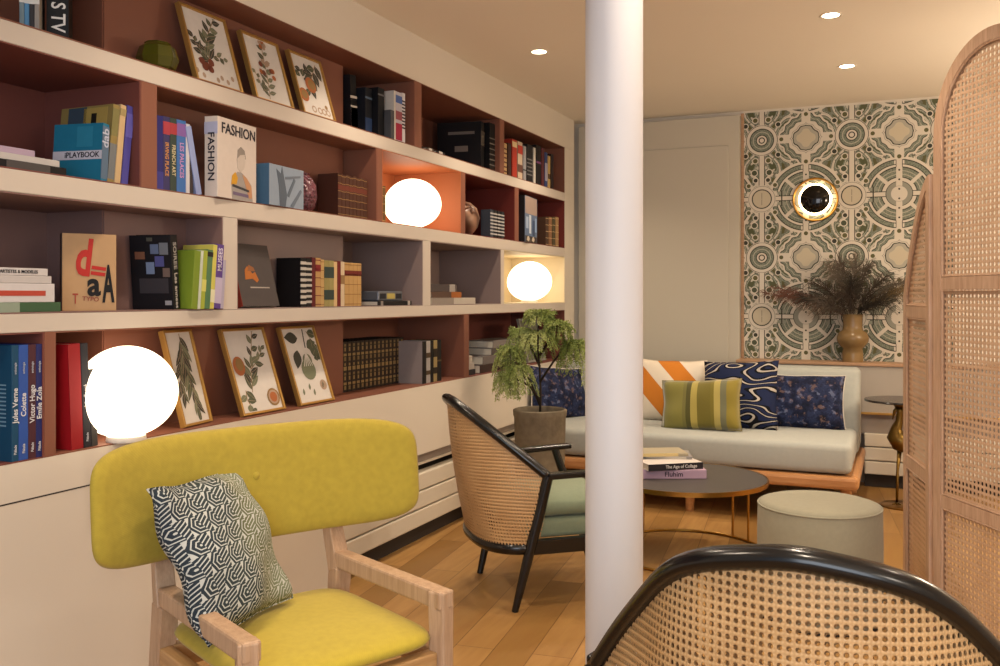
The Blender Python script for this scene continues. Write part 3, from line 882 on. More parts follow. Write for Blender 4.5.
for y, w_, c, lb in ((4.05, .11, '#1b191a', 'small black booklet lying leftmost beside the big black books'), (4.17, .09, '#4d4540', 'small brown booklet lying between two other booklets on the top shelf'), (4.29, .10, '#221f20', 'small black booklet lying against the big black books')):
    book((XP - .03, y, R1), .03, w_, .09, c, lb, g, lie=True, deco=(('b', .3, .7, '#b9b2aa'),))
bigb = lines(.12, 6, '#77716b', .02, .11)
t = book((XP, 4.83, R1), .075, .275, .21, '#121113', 'big black book with grey spine text, right one of the top shelf black pair', deco=bigb + (('s', .3, .7, .8, .76, '#5c554f'), ('s', .35, .3, .6, .42, '#6b625a')))
book((-2.15, 4.745, R1), .06, .27, .26, '#161416', 'big black book in front of its black twin on the top shelf', yaw=8, deco=(('s', .15, .74, .75, .80, '#6f6861'), ('s', .3, .38, .6, .5, '#7a6f66'), ('b', .5, .8, '#575049')))
yy = 4.985
for th, h, c, dk, lb in (
        (.06, .19, '#b99a6a', lines(.1, 6, '#5d3b28', .05, .14), 'gold and brown spine at the left of the last top shelf niche'),
        (.055, .20, '#3a2420', (), 'dark brown book left of the red one in the last top shelf niche'),
        (.075, .235, '#a23628', (('b', .8, .94, '#c9b58a'),), 'thick red book with a cream top label in the last top shelf niche'),
        (.075, .235, '#b9a48e', (('b', .68, .9, '#a83a2c'), ('b', .2, .4, '#5e4036')), 'pale book with a red picture beside the thick red book'),
        (.05, .22, '#8d8a8c', (('b', .3, .34, '#333333'),), 'grey book right of the pale illustrated one'),
        (.10, .24, '#1d1c1f', lines(.2, 5, '#6d6a6a', .03, .1), 'wide black book in the last top shelf niche'),
        (.035, .235, '#c7c0b5', (), 'white book right of the wide black one'),
        (.08, .26, '#19171b', (('b', .55, .6, '#7a4a78'),), 'black book with a violet mark in the last top shelf niche'),
        (.05, .255, '#5a2a30', (), 'maroon book near the right end of the top shelf'),
        (.045, .235, '#3a4a78', (('b', .2, .7, '#a7a2b5'),), 'blue and lilac book near the right end of the top shelf'),
        (.04, .22, '#c2a268', (('b', .3, .45, '#4b3422'),), 'tan book, second from the right end of the top shelf'),
        (.05, .24, '#2c2022', (), 'dark book, very last on the top shelf')):
    book((XP, yy + th / 2, R1), th - .002, h, .17, c, lb, 'books in the last top shelf niche', deco=dk); yy += th + .014

# -- second shelf
book((XP, 1.885, R2), .024, .27, .19, '#17161a', 'black book at the bottom of the lying stack on the second shelf', lie=True, deco=(('b', .2, .7, '#4b4746'),))
book((XP - .004, 1.866, R2 + .024), .018, .26, .19, '#b8b3b0', 'light grey book in the middle of the lying stack on the second shelf', lie=True)
book((XP - .012, 1.793, R2 + .042), .018, .22, .18, '#a894a8', 'lilac book on top of the lying stack on the second shelf', lie=True)
book((XP + .002, 2.015, R2), .028, .172, .165, '#21708f', 'teal hardback with a white title band leaning before taller books', tilt=4, yaw=10, deco=(('s', .0, .38, 1.0, .53, '#c4c3cf'), ('st', 'iPLAYBOOK', .023, .40, .455, '#20222c', 0.95), ('s', .2, .6, .52, .95, '#2c7d9b'), ('b', .05, .95, '#5a6f86'), ('t', 'dab', .04, .75, 1, '#b9bfd0')))
book((XP - .002, 2.043, R2), .024, .236, .21, '#8d7a48', 'tall art book with a yellow and black cover behind the teal hardback', tilt=6, deco=(('s', .1, .55, .55, .97, '#a58e4e'), ('s', .5, .62, .85, .99, '#3b4a58'), ('s', .3, .6, .4, .9, '#1d1c18', .0004), ('b', .05, .5, '#6f7274'), ('b', .6, .95, '#7b7448')))
book((XP, 2.068, R2), .022, .240, .21, '#c3a67c', 'cream spined book left of the violet one at the niche end', tilt=6, deco=(('b', .86, .95, '#9c8a5d'),))
book((XP, 2.096, R2), .026, .242, .21, '#4a4590', 'violet-blue book leaning against the divider', tilt=6, deco=(('b', .6, .9, '#5d58a6'),))
yy = 2.224
for th, h, c, dk, lb in (
        (.030, .235, '#2c2a6e', (('b', .0, .25, '#3d3a86'),), 'deep blue book standing first right of the second shelf divider'),
        (.030, .237, '#3a3560', (('b', .76, .93, '#a23c48'), ('t', 'IRVING PLACE', .021, .43, -1, '#c98f4c', .8)), 'dark violet spine with orange lettering'),
        (.030, .237, '#37433c', (('b', .78, .93, '#a03a40'), ('t', 'FRENCH ART', .021, .43, -1, '#c9bd98', .8)), 'dark green spine with cream lettering'),
        (.042, .237, '#3e6aa8', (('b', .78, .95, '#7d5a9a'), ('t', 'LES PALACES', .025, .45, -1, '#bf8fc0', .8)), 'blue spine with pink lettering'),
        (.018, .230, '#c3c0c6', (), 'thin white book between blue and black ones')):
    book((XP, yy + th / 2, R2), th - .001, h, .115, c, lb, 'blue run of books beside the fashion album', deco=dk); yy += th
book((XP, 2.3825, R2), .016, .222, .115, '#3b3336', 'thin dark book under the leaning pale blue one', tilt=-2, deco=())
book((XP + .004, 2.414, R2), .026, .225, .115, '#8f9cc8', 'pale blue book leaning left next to the white fashion album', tilt=-13)
book((-2.108, 2.452, R2), .05, .270, .235, '#cbbfb6', 'large white fashion album standing face out on the second shelf', yaw=-90 + 6, pitch=0, deco=(
    ('ct', 'FASHION', .050, .53, .865, '#24222c', 1.0), ('t', 'FASHION', .036, .50, -1, '#2a2730', 1.1), ('b', .78, .93, '#a8aac4'),
    ('poly', [(.36, .0), (.34, .2), (.38, .3), (.5, .36), (.6, .36), (.72, .31), (.86, .22), (.9, 0)], '#9a938f'),
    ('poly', [(.33, .18), (.36, .3), (.44, .35), (.50, .28), (.47, .2)], '#c8952f', .0004), ('poly', [(.62, .34), (.74, .30), (.86, .2), (.88, .05), (.8, .04)], '#b98a66', .0004),
    ('poly', [(.36, .16), (.8, .12), (.8, .15), (.36, .195)], '#3d3b40', .0006), ('poly', [(.38, .06), (.78, .05), (.78, .09), (.38, .1)], '#6d5d78', .0006),
    ('poly', [(.5, .40), (.48, .52), (.52, .62), (.6, .65), (.68, .61), (.7, .52), (.67, .42), (.58, .36)], '#bfb3aa', .0002),
    ('poly', [(.49, .53), (.5, .64), (.58, .69), (.68, .65), (.71, .54), (.68, .6), (.56, .58)], '#8b827b', .0005),
    ('c', .54, .515, .58, .525, '#33302f', .0006), ('c', .62, .51, .66, .52, '#33302f', .0006), ('c', .58, .445, .62, .452, '#8d4a44', .0006)))
book((-2.116, 2.735, R2), .055, .150, .235, '#8a97a8', 'blue-grey book with a sketched tree cover standing face out', yaw=-90 + 4, deco=(
    ('b', .0, 1.0, '#41617e'), ('poly', [(.3, 0), (.27, .5), (.2, .9), (.33, .8), (.36, .98), (.42, .7), (.5, .3), (.46, 0)], '#56606e'),
    ('poly', [(.5, .3), (.7, .75), (.75, .7), (.56, .25)], '#5f6a78', .0003), ('poly', [(.6, .05), (.9, .5), (.94, .45), (.68, 0)], '#667180', .0003), ('poly', [(.45, .75), (.9, .85), (.9, .8), (.45, .68)], '#6a7482', .0004)))
t = thing('vase', 'dimpled plum ceramic vase between the sketch book and the leather set', 'vase', (-2.185, 3.075, R2))
pm = Mat('plum_ceramic', C('#4c2731'), 0.3, 0, 0.5); vd, _ = pm.voro(75); pm.base(pm.mix(vd.step(0.1, 0.6), C('#3a1c26'), C('#6d3d48'))); pm.bump(1.0 - vd, 1.0, 0.006)
b = NB(); lathe(b, [(0, 0), (.03, 0), (.05, .022), (.060, .065), (.055, .11), (.038, .140), (.026, .150)], 36); obj('vase_body', b, pm.m, t, 180)
b = NB(); lathe(b, [(.026, .150), (.030, .158), (.022, .158), (.020, .146), (0, .144)], 36); obj('vase_lip', b, pm.m, t, 60)
yy = 3.245
for k in range(8):
    book((XP, yy + .0142, R2), .0275, .178 - .003 * (k % 2), .10, '#4a2c22', ORD[k] + ' spine from the left in the brown leather set beside the plum vase', 'brown leather set on the second shelf', deco=gold_bands(5, '#8a6a42') + (('b', .62, .74, '#6a3328'),)); yy += .0286
for k, (y, th, lb) in enumerate(((3.586, .03, 'old gilt spine hard against the divider beside the pebble lamp'), (3.618, .028, 'old gilt spine nearest the pebble lamp on the second shelf'))):
    book((XP, y, R2), th, .165, .12, '#6d5433', lb, 'old books beside the pebble lamp', deco=gold_bands(4, '#b49660'))
t = thing('ornament', 'round brown shell ornament in the burgundy niche', 'ornament', (-2.2, 4.62, R2))
sm = Mat('ribbed_shell', C('#6a4632'), 0.35); sx_, sy_, sz_ = sm.coord(); sm.base(sm.ramp((sy_ * 60 + sz_ * 45).sin() * 0.5 + 0.5, [(0, C('#4a2c20')), (1, C('#94705a'))]))
b = NB(); lathe(b, [(0, 0), (.04, .004), (.085, .05), (.098, .10), (.078, .155), (.035, .185), (0, .192)], 28, sx=.8); obj('shell_body', b, sm.m, t, 180)
b = NB(); tube(b, [(.02 + .045 * math.cos(a * .5) * (1 - a / 26), -.05 + .045 * math.sin(a * .5) * (1 - a / 26), .13 + .002 * a) for a in range(25)], [.014 * (1 - a / 30) for a in range(25)], 8); obj('shell_whorl', b, sm.m, t, 180)
yy = 4.80
for c, lb in (('#3b3f48', 'grey book touching the shell ornament'), ('#16171c', 'first black and white spine right of the shell ornament'), ('#1c1a1f', 'second black and white spine right of the shell ornament'), ('#23262e', 'last black and white spine right of the shell ornament')):
    book((XP, yy + .026, R2), .045, .162, .06, c, lb, 'black and white books in the burgundy niche', deco=lines(.12, 7, '#b6b2b0', .05, .12)); yy += .052
book((-2.112, 5.225, R2), .05, .285, .29, '#5d6f8c', 'picture book with a blue city photo cover standing face out', yaw=-90 + 6, deco=(
    ('b', .0, 1.0, '#1f1a1c'), ('c', .04, .62, .98, .99, '#a08b80'), ('c', .04, .0, .98, .14, '#3d3430'), ('c', .1, .3, .28, .55, '#9fb0c8', .0003), ('c', .35, .2, .5, .6, '#c2cad6', .0003), ('c', .62, .16, .8, .5, '#374a6a', .0003), ('c', .82, .25, .95, .56, '#8aa2c4', .0003),
    ('poly', [(.15, .05), (.2, .12), (.3, .14), (.38, .08), (.3, .02)], '#c9b9a4', .0006), ('poly', [(.55, .05), (.6, .12), (.7, .14), (.78, .08), (.7, .02)], '#c9b9a4', .0006)))
yy = 5.70
for c, h, lb in (('#4a3426', .19, 'dark brown spine, first of four at the end of the second shelf'), ('#8a6244', .195, 'brown spine, second of four at the end of the second shelf'), ('#52472e', .20, 'olive brown spine, third of four at the end of the second shelf'), ('#a8845a', .205, 'tan spine, last of four at the end of the second shelf')):
    book((XP, yy + .03, R2), .052, h, .07, c, lb, 'four old books at the end of the second shelf', deco=gold_bands(4, '#d0b184')); yy += .066

# -- third shelf
st = ((.026, 1.866, .29, '#3f5c40', 'green book at the bottom of the lying stack on the third shelf', (('b', .45, .72, '#8d9a88'),)), (.050, 1.846, .27, '#c9c4c4', 'thick white book with a red line in the lying stack on the third shelf', ()), (.020, 1.836, .25, '#bcb6b4', 'slim white book second from the top of the third shelf stack', ()), (.020, 1.824, .25, '#c6c1c0', 'white book with black lettering on top of the third shelf stack', (('t', 'ARTISTES & MODELES', .012, .36, -1, '#1e1c1e', 1.0),)))
z = R3
for th, y, h, c, lb, dk in st:
    t = book((XP, y, z), th, h, .17, c, lb, 'lying stack on the third shelf', lie=True, deco=dk)
    if th == .05: obj('red_stripe', bx((0.0005, -.008, .03), (.0014, .006, .22)), plain('#b0483a'), t)
    z += th + .0004
book((-2.222, 1.950, R3), .024, .225, .148, '#b8946c', 'tan book with big red and black letters standing face out', yaw=-122, deco=(
    ('b', .0, 1.0, '#3a2a26'), ('ct', 'd', .150, .40, .67, '#b5302a', .58, -6), ('ct', '=', .075, .66, .50, '#b5302a', 1.0, -8), ('ct', 'a', .098, .58, .335, '#1b1a1c', .85), ('ct', 'A', .150, .85, .325, '#1b1a1c', .30), ('ct', 'T', .042, .24, .15, '#a5493a', .6), ('ct', 'TYPO', .018, .52, .15, '#8d4a3c', 1.0, -4)))
ph = (('#5d6a88', .50, .75, .70, .88), ('#6b6f78', .72, .74, .93, .9), ('#7a5340', .12, .68, .36, .78), ('#4d4f86', .60, .58, .82, .72), ('#6f80a0', .38, .48, .58, .64), ('#6b5a54', .78, .44, .95, .56), ('#9a9aa0', .8, .06, .96, .12), ('#38353a', .2, .22, .9, .42), ('#4f5048', .42, .92, .56, .97))
book((-2.118, 2.305, R3), .045, .236, .138, '#17151a', 'black book with small photographs on its back cover', yaw=16, tilt=-6, deco=tuple(('s', 1 - c, b_, 1 - a, d_, colr) for colr, a, b_, c, d_ in ph) + (('t', 'Les annees', .026, .25, -1, '#bdb5ae'), ('t', 'SOIREE', .028, .72, -1, '#a09a95')))
yy = 2.333
for k, (th, h, c, dk, lb) in enumerate((
        (.030, .190, '#73882b', (), 'lime green book touching the black photo book'),
        (.014, .192, '#b9c0b0', (), 'thin pale book between two green books'),
        (.020, .193, '#9aa43a', (('b', .3, .5, '#c9c46a'),), 'yellow-green book in the green run'),
        (.026, .196, '#4f7450', (('b', .88, .96, '#1f1d20'),), 'mid green book in the green run'),
        (.020, .214, '#c3bb5a', (('b', .1, .3, '#d6d2b0'),), 'pale yellow book in the green run'),
        (.034, .216, '#5b4186', (('t', 'MUSEES', .027, .76, 1, '#cfc6d8', .85), ('b', .08, .48, '#b6abc4')), 'purple book with white lettering, right of the green run'),
        (.016, .165, '#a7a0b4', (), 'small lilac book hard against the third shelf divider'))):
    book((-2.086, yy + th / 2, R3), th - .001, h, .13, c, lb, 'green run of books on the third shelf', tilt=5, deco=dk); yy += th * .97
book((-2.116, 2.610, R3), .026, .232, .225, '#4b4443', 'charcoal book with an orange figure standing face out on the third shelf', yaw=-90 + 3, pitch=0, tilt=-14, deco=(
    ('b', .0, 1.0, '#7a2f24'), ('poly', [(.2, .42), (.24, .58), (.32, .64), (.42, .52), (.5, .55), (.56, .42), (.5, .38), (.4, .44)], '#a8642f'), ('poly', [(.3, .56), (.36, .66), (.48, .62), (.5, .56)], '#8a5a3a', .0003), ('c', .3, .29, .82, .31, '#a39a92')))
yy = 2.985
for th, h, c, dk, lb in (
        (.036, .192, '#151315', lines(.06, 8, '#b9b3ab', .06, .115), 'first black spine with white lettering right of the charcoal book'),
        (.036, .192, '#161416', lines(.08, 8, '#b3ada5', .05, .112), 'second black spine with white lettering right of the charcoal book'),
        (.026, .196, '#5a1d20', (), 'dark red spine beside the black lettered pair'),
        (.034, .196, '#b08a58', gold_bands(5, '#6a1f24') + (('b', .72, .86, '#7a2428'),), 'gilt spine with dark red labels'),
        (.024, .190, '#b59562', gold_bands(5, '#8a6a3c'), 'plain gilt spine left of the green labelled pair'),
        (.034, .188, '#8f8452', (('b', .62, .86, '#2f3d3a'), ('b', .15, .36, '#2f3d3a')), 'first gilt spine with dark green labels'),
        (.034, .188, '#968a58', (('b', .62, .86, '#34403c'), ('b', .15, .36, '#34403c')), 'second gilt spine with dark green labels'),
        (.024, .185, '#c9ab7c', (), 'cream spine right of the green labelled pair'),
        (.026, .188, '#6a2020', (), 'crimson spine in the middle of the leather set'),
        (.028, .186, '#c8b394', (('b', .5, .7, '#8d6f4a'),), 'ivory spine right of the crimson one'),
        (.032, .184, '#b6915c', gold_bands(4, '#8a6236', '#6a2822'), 'first of the four matching tan spines with red labels'),
        (.032, .184, '#b6915c', gold_bands(4, '#8a6236', '#6a2822'), 'second of the four matching tan spines with red labels'),
        (.032, .184, '#b6915c', gold_bands(4, '#8a6236', '#6a2822'), 'third of the four matching tan spines with red labels'),
        (.032, .184, '#b6915c', gold_bands(4, '#8a6236', '#6a2822'), 'last of the four matching tan spines with red labels')):
    book((XP, yy + th / 2, R3), (th - .0015) * 1.04, h, .115, c, lb, 'leather set on the third shelf', deco=dk); yy += (th - .0015) * 1.04 + .0012
book((XP + .005, 3.865, R3), .020, .31, .16, '#1a181a', 'flat black case lying on the third shelf', lie=True, name='flat_case', deco=(('b', .05, .12, '#a89f96'), ('b', .85, .92, '#8a817a')))
t = thing('radio', 'small silver and yellow pocket radio lying on the flat black case', 'radio', (-2.19, 3.70, R3 + .0206))
obj('radio_body', bx((-.05, -.11, 0), (.05, .11, .045), .006), plain('#6d7078', .35, .4), t)
obj('dial_window', bx((.0495, -.035, .01), (.051, .035, .034)), plain('#b3a25a', .3), t)
obj('speaker_grille', bx((.0495, -.098, .01), (.0508, -.045, .034)), plain('#23232a', .5), t); obj('speaker_grille', bx((.0495, .045, .01), (.0508, .098, .034)), plain('#23232a', .5), t)
book((XP, 4.60, R3), .034, .52, .19, '#b5aca0', 'long pale grey book at the bottom of the stack in the fourth niche', 'stack in the fourth niche', lie=True, deco=(('b', .52, .99, '#8b8178'),))
book((XP, 4.42, R3 + .0344), .030, .34, .19, '#59443a', 'brown book with an orange end in the middle of the fourth niche stack', 'stack in the fourth niche', lie=True, deco=(('b', .0, .35, '#9a5a2a'),))
book((XP, 4.37, R3 + .0648), .038, .30, .19, '#4a4141', 'dark grey book on top of the fourth niche stack', 'stack in the fourth niche', lie=True, deco=(('b', .08, .3, '#9a938e'),))

# -- bottom shelf
ya = 1.6925
for y1, c, c2, s, lb in ((1.7135, '#1c4866', '#1f5570', 'Jules Verne', 'petrol blue book with pale text lines, leftmost on the bottom shelf'), (1.7425, '#31539f', '#3f66b4', 'Colette', 'bright blue spine on the bottom shelf'), (1.7665, '#4b2a33', '#56323a', 'Victor Hugo', 'maroon spine on the bottom shelf between two blue ones'), (1.7862, '#272c63', '#30366f', 'Emile Zola', 'navy spine on the bottom shelf next to the divider')):
    dk = [('t', s, .021, .48, 1, '#d5d5d8', .95), ('t', 'Pléiade', .011, .10, 1, '#c9c9cf', .8), ('t', 'anthologie', .009, .80, 1, '#a9b0bd', .8)]
    if s.startswith('J'): dk += [('s', .1, .30 + .035 * k, .85, .312 + .035 * k, '#7799b0') for k in range(11)]
    book((-2.104, (ya + y1) / 2, R4), y1 - ya - .0008, .302, .21, c, lb, 'blue and maroon author books on the bottom shelf', deco=dk); ya = y1
book((-2.112, 1.908, R4), .040, .296, .15, '#a01a22', 'bright red book on the bottom shelf beside the largest globe lamp', tilt=-2.5, deco=(('b', .0, 1.0, '#8d1a20'),))
book((-2.112, 1.944, R4), .026, .296, .15, '#25252c', 'tall black book with white lettering beside the red one', tilt=-2.5, deco=(('t', 'Léo Ferré', .020, .50, 1, '#c9c6c4', .8), ('t', 'Pléiade', .011, .10, 1, '#b9b9bf', .8)))
book((-2.112, 1.970, R4), .022, .222, .14, '#3b3836', 'shorter charcoal book leaning next to the largest globe lamp', tilt=-3, deco=(('t', 'Albert Cohen', .014, .62, 1, '#8a8580', .8),))
yy = 3.487
for k in range(15):
    book((-2.262, yy + .0183, R4), .0355, .226, .17, '#2a211b', ORD[k] + ' spine from the left in the long black and gold set on the bottom shelf', 'black and gold set on the bottom shelf',
         deco=tuple(('b', .05 + .095 * q_, .05 + .095 * q_ + (.05 if q_ % 2 else .075), '#8d744a' if q_ % 3 else '#77623f', (.42, .66, .3)[q_ % 3]) for q_ in range(10))); yy += .0366
yy = 3.985
for th, c, dk, lb in ((.038, '#8f8380', (('b', 0, 1, '#1f1a1a'),), 'grey sided book with a dark spine right of the long black and gold set'), (.046, '#9a948f', (('b', .6, .72, '#4b3b2c'), ('b', .2, .3, '#4b3b2c')), 'silver grey spine near the black and gold set'), (.034, '#171415', (), 'black spine between the silver grey and gilt ones'), (.040, '#8d7a52', (('b', .6, .8, '#2a211b'), ('b', .2, .35, '#2a211b')), 'gilt spine with dark labels near the niche end'), (.046, '#1b1718', (('b', .48, .52, '#5d4c33'),), 'black book, last in the row with the black and gold set')):
    book((XP, yy + th / 2, R4), th - .001, .208, .15, c, lb, 'short run beside the black and gold set', deco=dk); yy += th
g = 'stacks in the bottom corner niche'
book((XP, 4.60, R4), .030, .14, .17, '#2b2b30', 'dark book at the bottom of the small pale stack by the divider', g, lie=True)
book((XP, 4.585, R4 + .0304), .035, .125, .17, '#b3aaa0', 'pale book in the middle of the small stack by the divider', g, lie=True)
book((XP, 4.560, R4 + .0658), .040, .10, .16, '#c2b8ab', 'pale book on top of the small stack by the divider', g, lie=True)
book((XP, 5.18, R4), .045, .52, .18, '#3a2a26', 'brown book at the bottom of the wide dark stack behind the fern', g, lie=True)
book((XP, 5.16, R4 + .0454), .045, .46, .18, '#6b6360', 'grey book second from the bottom of the wide dark stack', g, lie=True)
book((XP, 5.26, R4 + .0908), .040, .44, .18, '#4f4745', 'dark grey book third in the wide dark stack', g, lie=True)
book((XP, 5.24, R4 + .1312), .040, .40, .18, '#77706c', 'mid grey book on top of the wide dark stack', g, lie=True)
t = thing('picture_frame', 'grey picture frame leaning in the bottom corner niche behind the fern', 'picture', (0, 0, 0))
t.matrix_world = Matrix.Translation((-2.16, 5.62, R4 + .002)) @ Matrix.Rotation(R(-90), 4, 'Z') @ Matrix.Rotation(R(14), 4, 'X')
b = NB()
for lo, hi in (((-.16, -.01, 0), (-.145, .008, .29)), ((.145, -.01, 0), (.16, .008, .29)), ((-.145, -.01, 0), (.145, .008, .015)), ((-.145, -.01, .275), (.145, .008, .29))): box(b, lo, hi, .001, 0, 1)
obj('frame', b, plain('#8f8b84'), t); obj('print', bx((-.144, -.009, .016), (.144, 0, .274)), plain('#6f7160'), t)

# ------------------------------------------------------------------ globe lamps
def globe(x, y, z, w, h, label, r0=.055):
    t = thing('globe_lamp', label, 'lamp', (x, y, z), group='opal pebble lamps')
    b = NB(); n = 40; prof = []
    for k in range(n + 1):
        a = -PI / 2 + PI * k / n
        rr = math.cos(a); zz = math.sin(a)
        prof.append((max(0, w / 2 * rr * (1 + .05 * zz * -1)), .012 + h / 2 + h / 2 * zz))
    lathe(b, prof, 48)
    bmesh.ops.rotate(b, verts=b.verts, cent=(0, 0, .012 + h / 2), matrix=Matrix.Rotation(R(9), 3, 'X'))
    obj('globe', b, M['globe'], t, 180)
    b = NB(); lathe(b, [(0, .0), (r0, .0), (r0 + .002, .004), (r0, .016), (0, .016)], 40); obj('lamp_base', b, plain('#d8d2ca', .4), t, 40)
globe(-2.105, 2.080, R4, .292, .270, 'largest opal pebble lamp, glowing on the bottom shelf beside the red book')
globe(-2.26, 4.125, R2, .292, .250, 'glowing opal pebble lamp in the orange niche of the second shelf')
globe(-2.26, 5.745, R3, .300, .262, 'glowing opal pebble lamp in the cream niche nearest the closet')

# ------------------------------------------------------------------ wall sconce
t = thing('wall_sconce', 'round brass wall sconce with a dark mirrored disc and glowing halo', 'wall lamp', (-0.491, YW - 0.007, 1.818))
def ring_y(prof, n=56):
    b = NB(); lathe(b, prof, n); bmesh.ops.rotate(b, verts=b.verts, cent=(0, 0, 0), matrix=Matrix.Rotation(R(90), 3, 'X')); return b
obj('brass_ring', ring_y([(.130, 0), (.140, 0), (.143, .006), (.138, .011), (.130, .007), (.130, 0)]), M['brass'], t, 50)
obj('halo', ring_y([(.084, .016), (.103, .016), (.103, .026), (.084, .026), (.084, .016)]), M['halo'], t, 50)
obj('mirror_disc', ring_y([(0, .030), (.088, .030), (.091, .036), (.078, .050), (.045, .060), (0, .064)]), M['dark_glass'], t, 60)
obj('stem', ring_y([(0, 0), (.045, 0), (.045, .012), (.02, .018), (.02, .034), (0, .034)], 20), M['brass'], t, 50)

# ------------------------------------------------------------------ yellow lounge chair
YC = thing('lounge_chair', 'mustard lounge chair with wide rounded back and pale wooden arms', 'armchair', (-1.228, 1.721, 0), -116.0)
def ycurve(a, b_): return .095 * (a / .41) ** 2 + .10 * max(0, -b_) * 0
b = pad(.83, .275, .062, 5.6, 3.2, lambda a, q: .105 * (abs(a) / .41) ** 2.2 - .10 * q, 80, 9, 'XZ', (-.008, -.246, .735))
bp = obj('backrest', b, M['yellow'], YC, 180)
b = NB(); lathe(b, [(0, .008), (.008, .007), (.012, .001), (.010, -.006)], 16); bmesh.ops.rotate(b, verts=b.verts, cent=(0, 0, 0), matrix=Matrix.Rotation(R(-90), 3, 'X'))
bmesh.ops.translate(b, verts=b.verts, vec=(.0, -.2215, .755)); obj('button', b, M['yellow'], bp, 180)
b = pad(.445, .465, .06, 7, 2.6, None, 64, 8, 'XY', (0, .005, .436)); obj('seat_cushion', b, M['yellow_seat'], YC, 180)
for s_ in (-1, 1):
    b = NB(); bar(b, (s_ * .232, -.275, 0), (s_ * .225, -.205, .50), .036, .036, .046, .046, bev=.004); bar(b, (s_ * .225, -.207, .49), (s_ * .215, -.292, .78), .046, .040, .036, .022, bev=.003); obj('leg', b, M['ashz'], YC)
    b = NB(); bar(b, (s_ * .232, .222, 0), (s_ * .230, .216, .536), .030, .034, .0415, .044, bev=.004); obj('leg', b, M['ashz'], YC)
    b = NB(); bar(b, (s_ * .2245, -.205, .518), (s_ * .2295, .2385, .518), .040, .042, bev=.006); obj('armrest', b, M['ashz'], YC)
    obj('side_rail', bx((s_ * .227 - .015, -.20, .355), (s_ * .227 + .015, .20, .405), .003), M['oak'], YC)
obj('front_rail', bx((-.212, .196, .352), (.212, .228, .405), .003), M['oakx'], YC)
obj('back_rail', bx((-.212, -.222, .352), (.212, -.192, .405), .003), M['oakx'], YC)

# ------------------------------------------------------------------ black cane armchairs
def cane_chair(loc, rz, label, prof, zt, dep, g_, zj=.505, yj=-.135):
    """prof: half outline (x, q) from the joint (q = 0) to the crown (x = 0, q = 1)"""
    t = thing('cane_armchair', label, 'armchair', (loc[0], loc[1], 0), rz, group='black cane armchairs')
    hw = prof[0][0]
    full = [(x, q) for x, q in prof] + [(-x, q) for x, q in prof[-2::-1]]
    p3 = [Vector((x, yj - dep * max(0, q) ** g_, zj + (zt - zj) * q)) for x, q in full]
    for _ in range(4):      # corner cutting keeps the ends
        nn = [p3[0]]
        for a_, b_ in zip(p3, p3[1:]): nn += [a_.lerp(b_, .25), a_.lerp(b_, .75)]
        p3 = nn + [p3[-1]]
    ln = [0]
    for a_, b_ in zip(p3, p3[1:]): ln.append(ln[-1] + (b_ - a_).length)
    def top(a, off=0.0):
        d_ = min(max(a / PI, 0), 1) * ln[-1]; k = 0
        while k < len(ln) - 2 and ln[k + 1] < d_: k += 1
        p = p3[k].lerp(p3[k + 1], (d_ - ln[k]) / max(1e-6, ln[k + 1] - ln[k]))
        return Vector((p.x * (1 - off / hw), p.y + off * .7, p.z - off * .5 * (p.z - zj) / (zt - zj)))
    def bot(a, off=0.0):
        cs, sn = math.cos(a), max(0.0, math.sin(a))
        x = .266 * (1 if cs >= 0 else -1) * abs(cs) ** (2 / 2.6); q = sn ** (2 / 2.6)
        return Vector((x * (1 - off / .27), -.190 - .175 * q + off, .235))
    K_ = 48
    def tt(u): return PI * u
    def sheet(off, bul):
        def f(u, v):
            a = tt(u); p, q = bot(a, off), top(a, off)
            r_ = p.lerp(q, v); k = math.sin(PI * v) * bul
            dv = Vector((r_.x, (r_.y + .12), 0))
            if dv.length > 1e-4: r_ += dv.normalized() * k
            return r_
        return f
    b = NB(); surf(b, sheet(0.004, .014), 44, 22); o = obj('cane_back', b, M['cane_chair'], t, 180)
    sol = o.modifiers.new('thickness', 'SOLIDIFY'); sol.thickness = .002; sol.offset = 0
    b = NB(); surf(b, sheet(0.040, .010), 44, 22); o = obj('cane_lining', b, M['cane_chair'], t, 180)
    sol = o.modifiers.new('thickness', 'SOLIDIFY'); sol.thickness = .002; sol.offset = 0
    b = NB(); tube(b, [top(PI * k / K_, .012) for k in range(K_ + 1)], .027, 14, flat=.70); obj('top_rail', b, M['black'], t, 180)
    b = NB(); tube(b, [bot(PI * k / K_, .012) for k in range(K_ + 1)], .020, 10, flat=1.15); obj('bottom_rail', b, M['black'], t, 180)
    for s_ in (-1, 1):
        P0, P1 = Vector((s_ * .254, -.254, 0)), Vector((s_ * hw * .985, yj + .004, zj + .005))
        b = NB(); tube(b, [P0, P0.lerp(P1, .35), P0.lerp(P1, .7), P1], [.013, .019, .023, .021], 10); obj('leg', b, M['black'], t, 60)
        b = NB(); tube(b, [(s_ * .254, .254, 0), (s_ * .262, .20, .215), (s_ * .292, .10, .512)], [.013, .020, .018], 10); obj('leg', b, M['black'], t, 60)
        b = NB(); bar(b, (s_ * hw * .985, yj + .004, zj + .004), (s_ * .303, .175, .521), .042, .024, .052, .020, bev=.005); obj('armrest', b, M['black'], t)
        obj('side_rail', bx((s_ * .258 - .014, -.19, .212), (s_ * .258 + .014, .21, .268), .003), M['black'], t)
    obj('front_rail', bx((-.262, .188, .212), (.262, .214, .268), .003), M['black'], t)
    b = NB(); vs = box(b, (-.235, -.21, .262), (.235, .205, .335), .02, 0, 3); obj('seat_cushion', b, M['sage'], t, 40)
    b = pad(.47, .42, .10, 8, 2.6, None, 56, 8, 'XY', (0, -.002, .372)); obj('seat_cushion', b, M['sage'], t, 180)
    return t
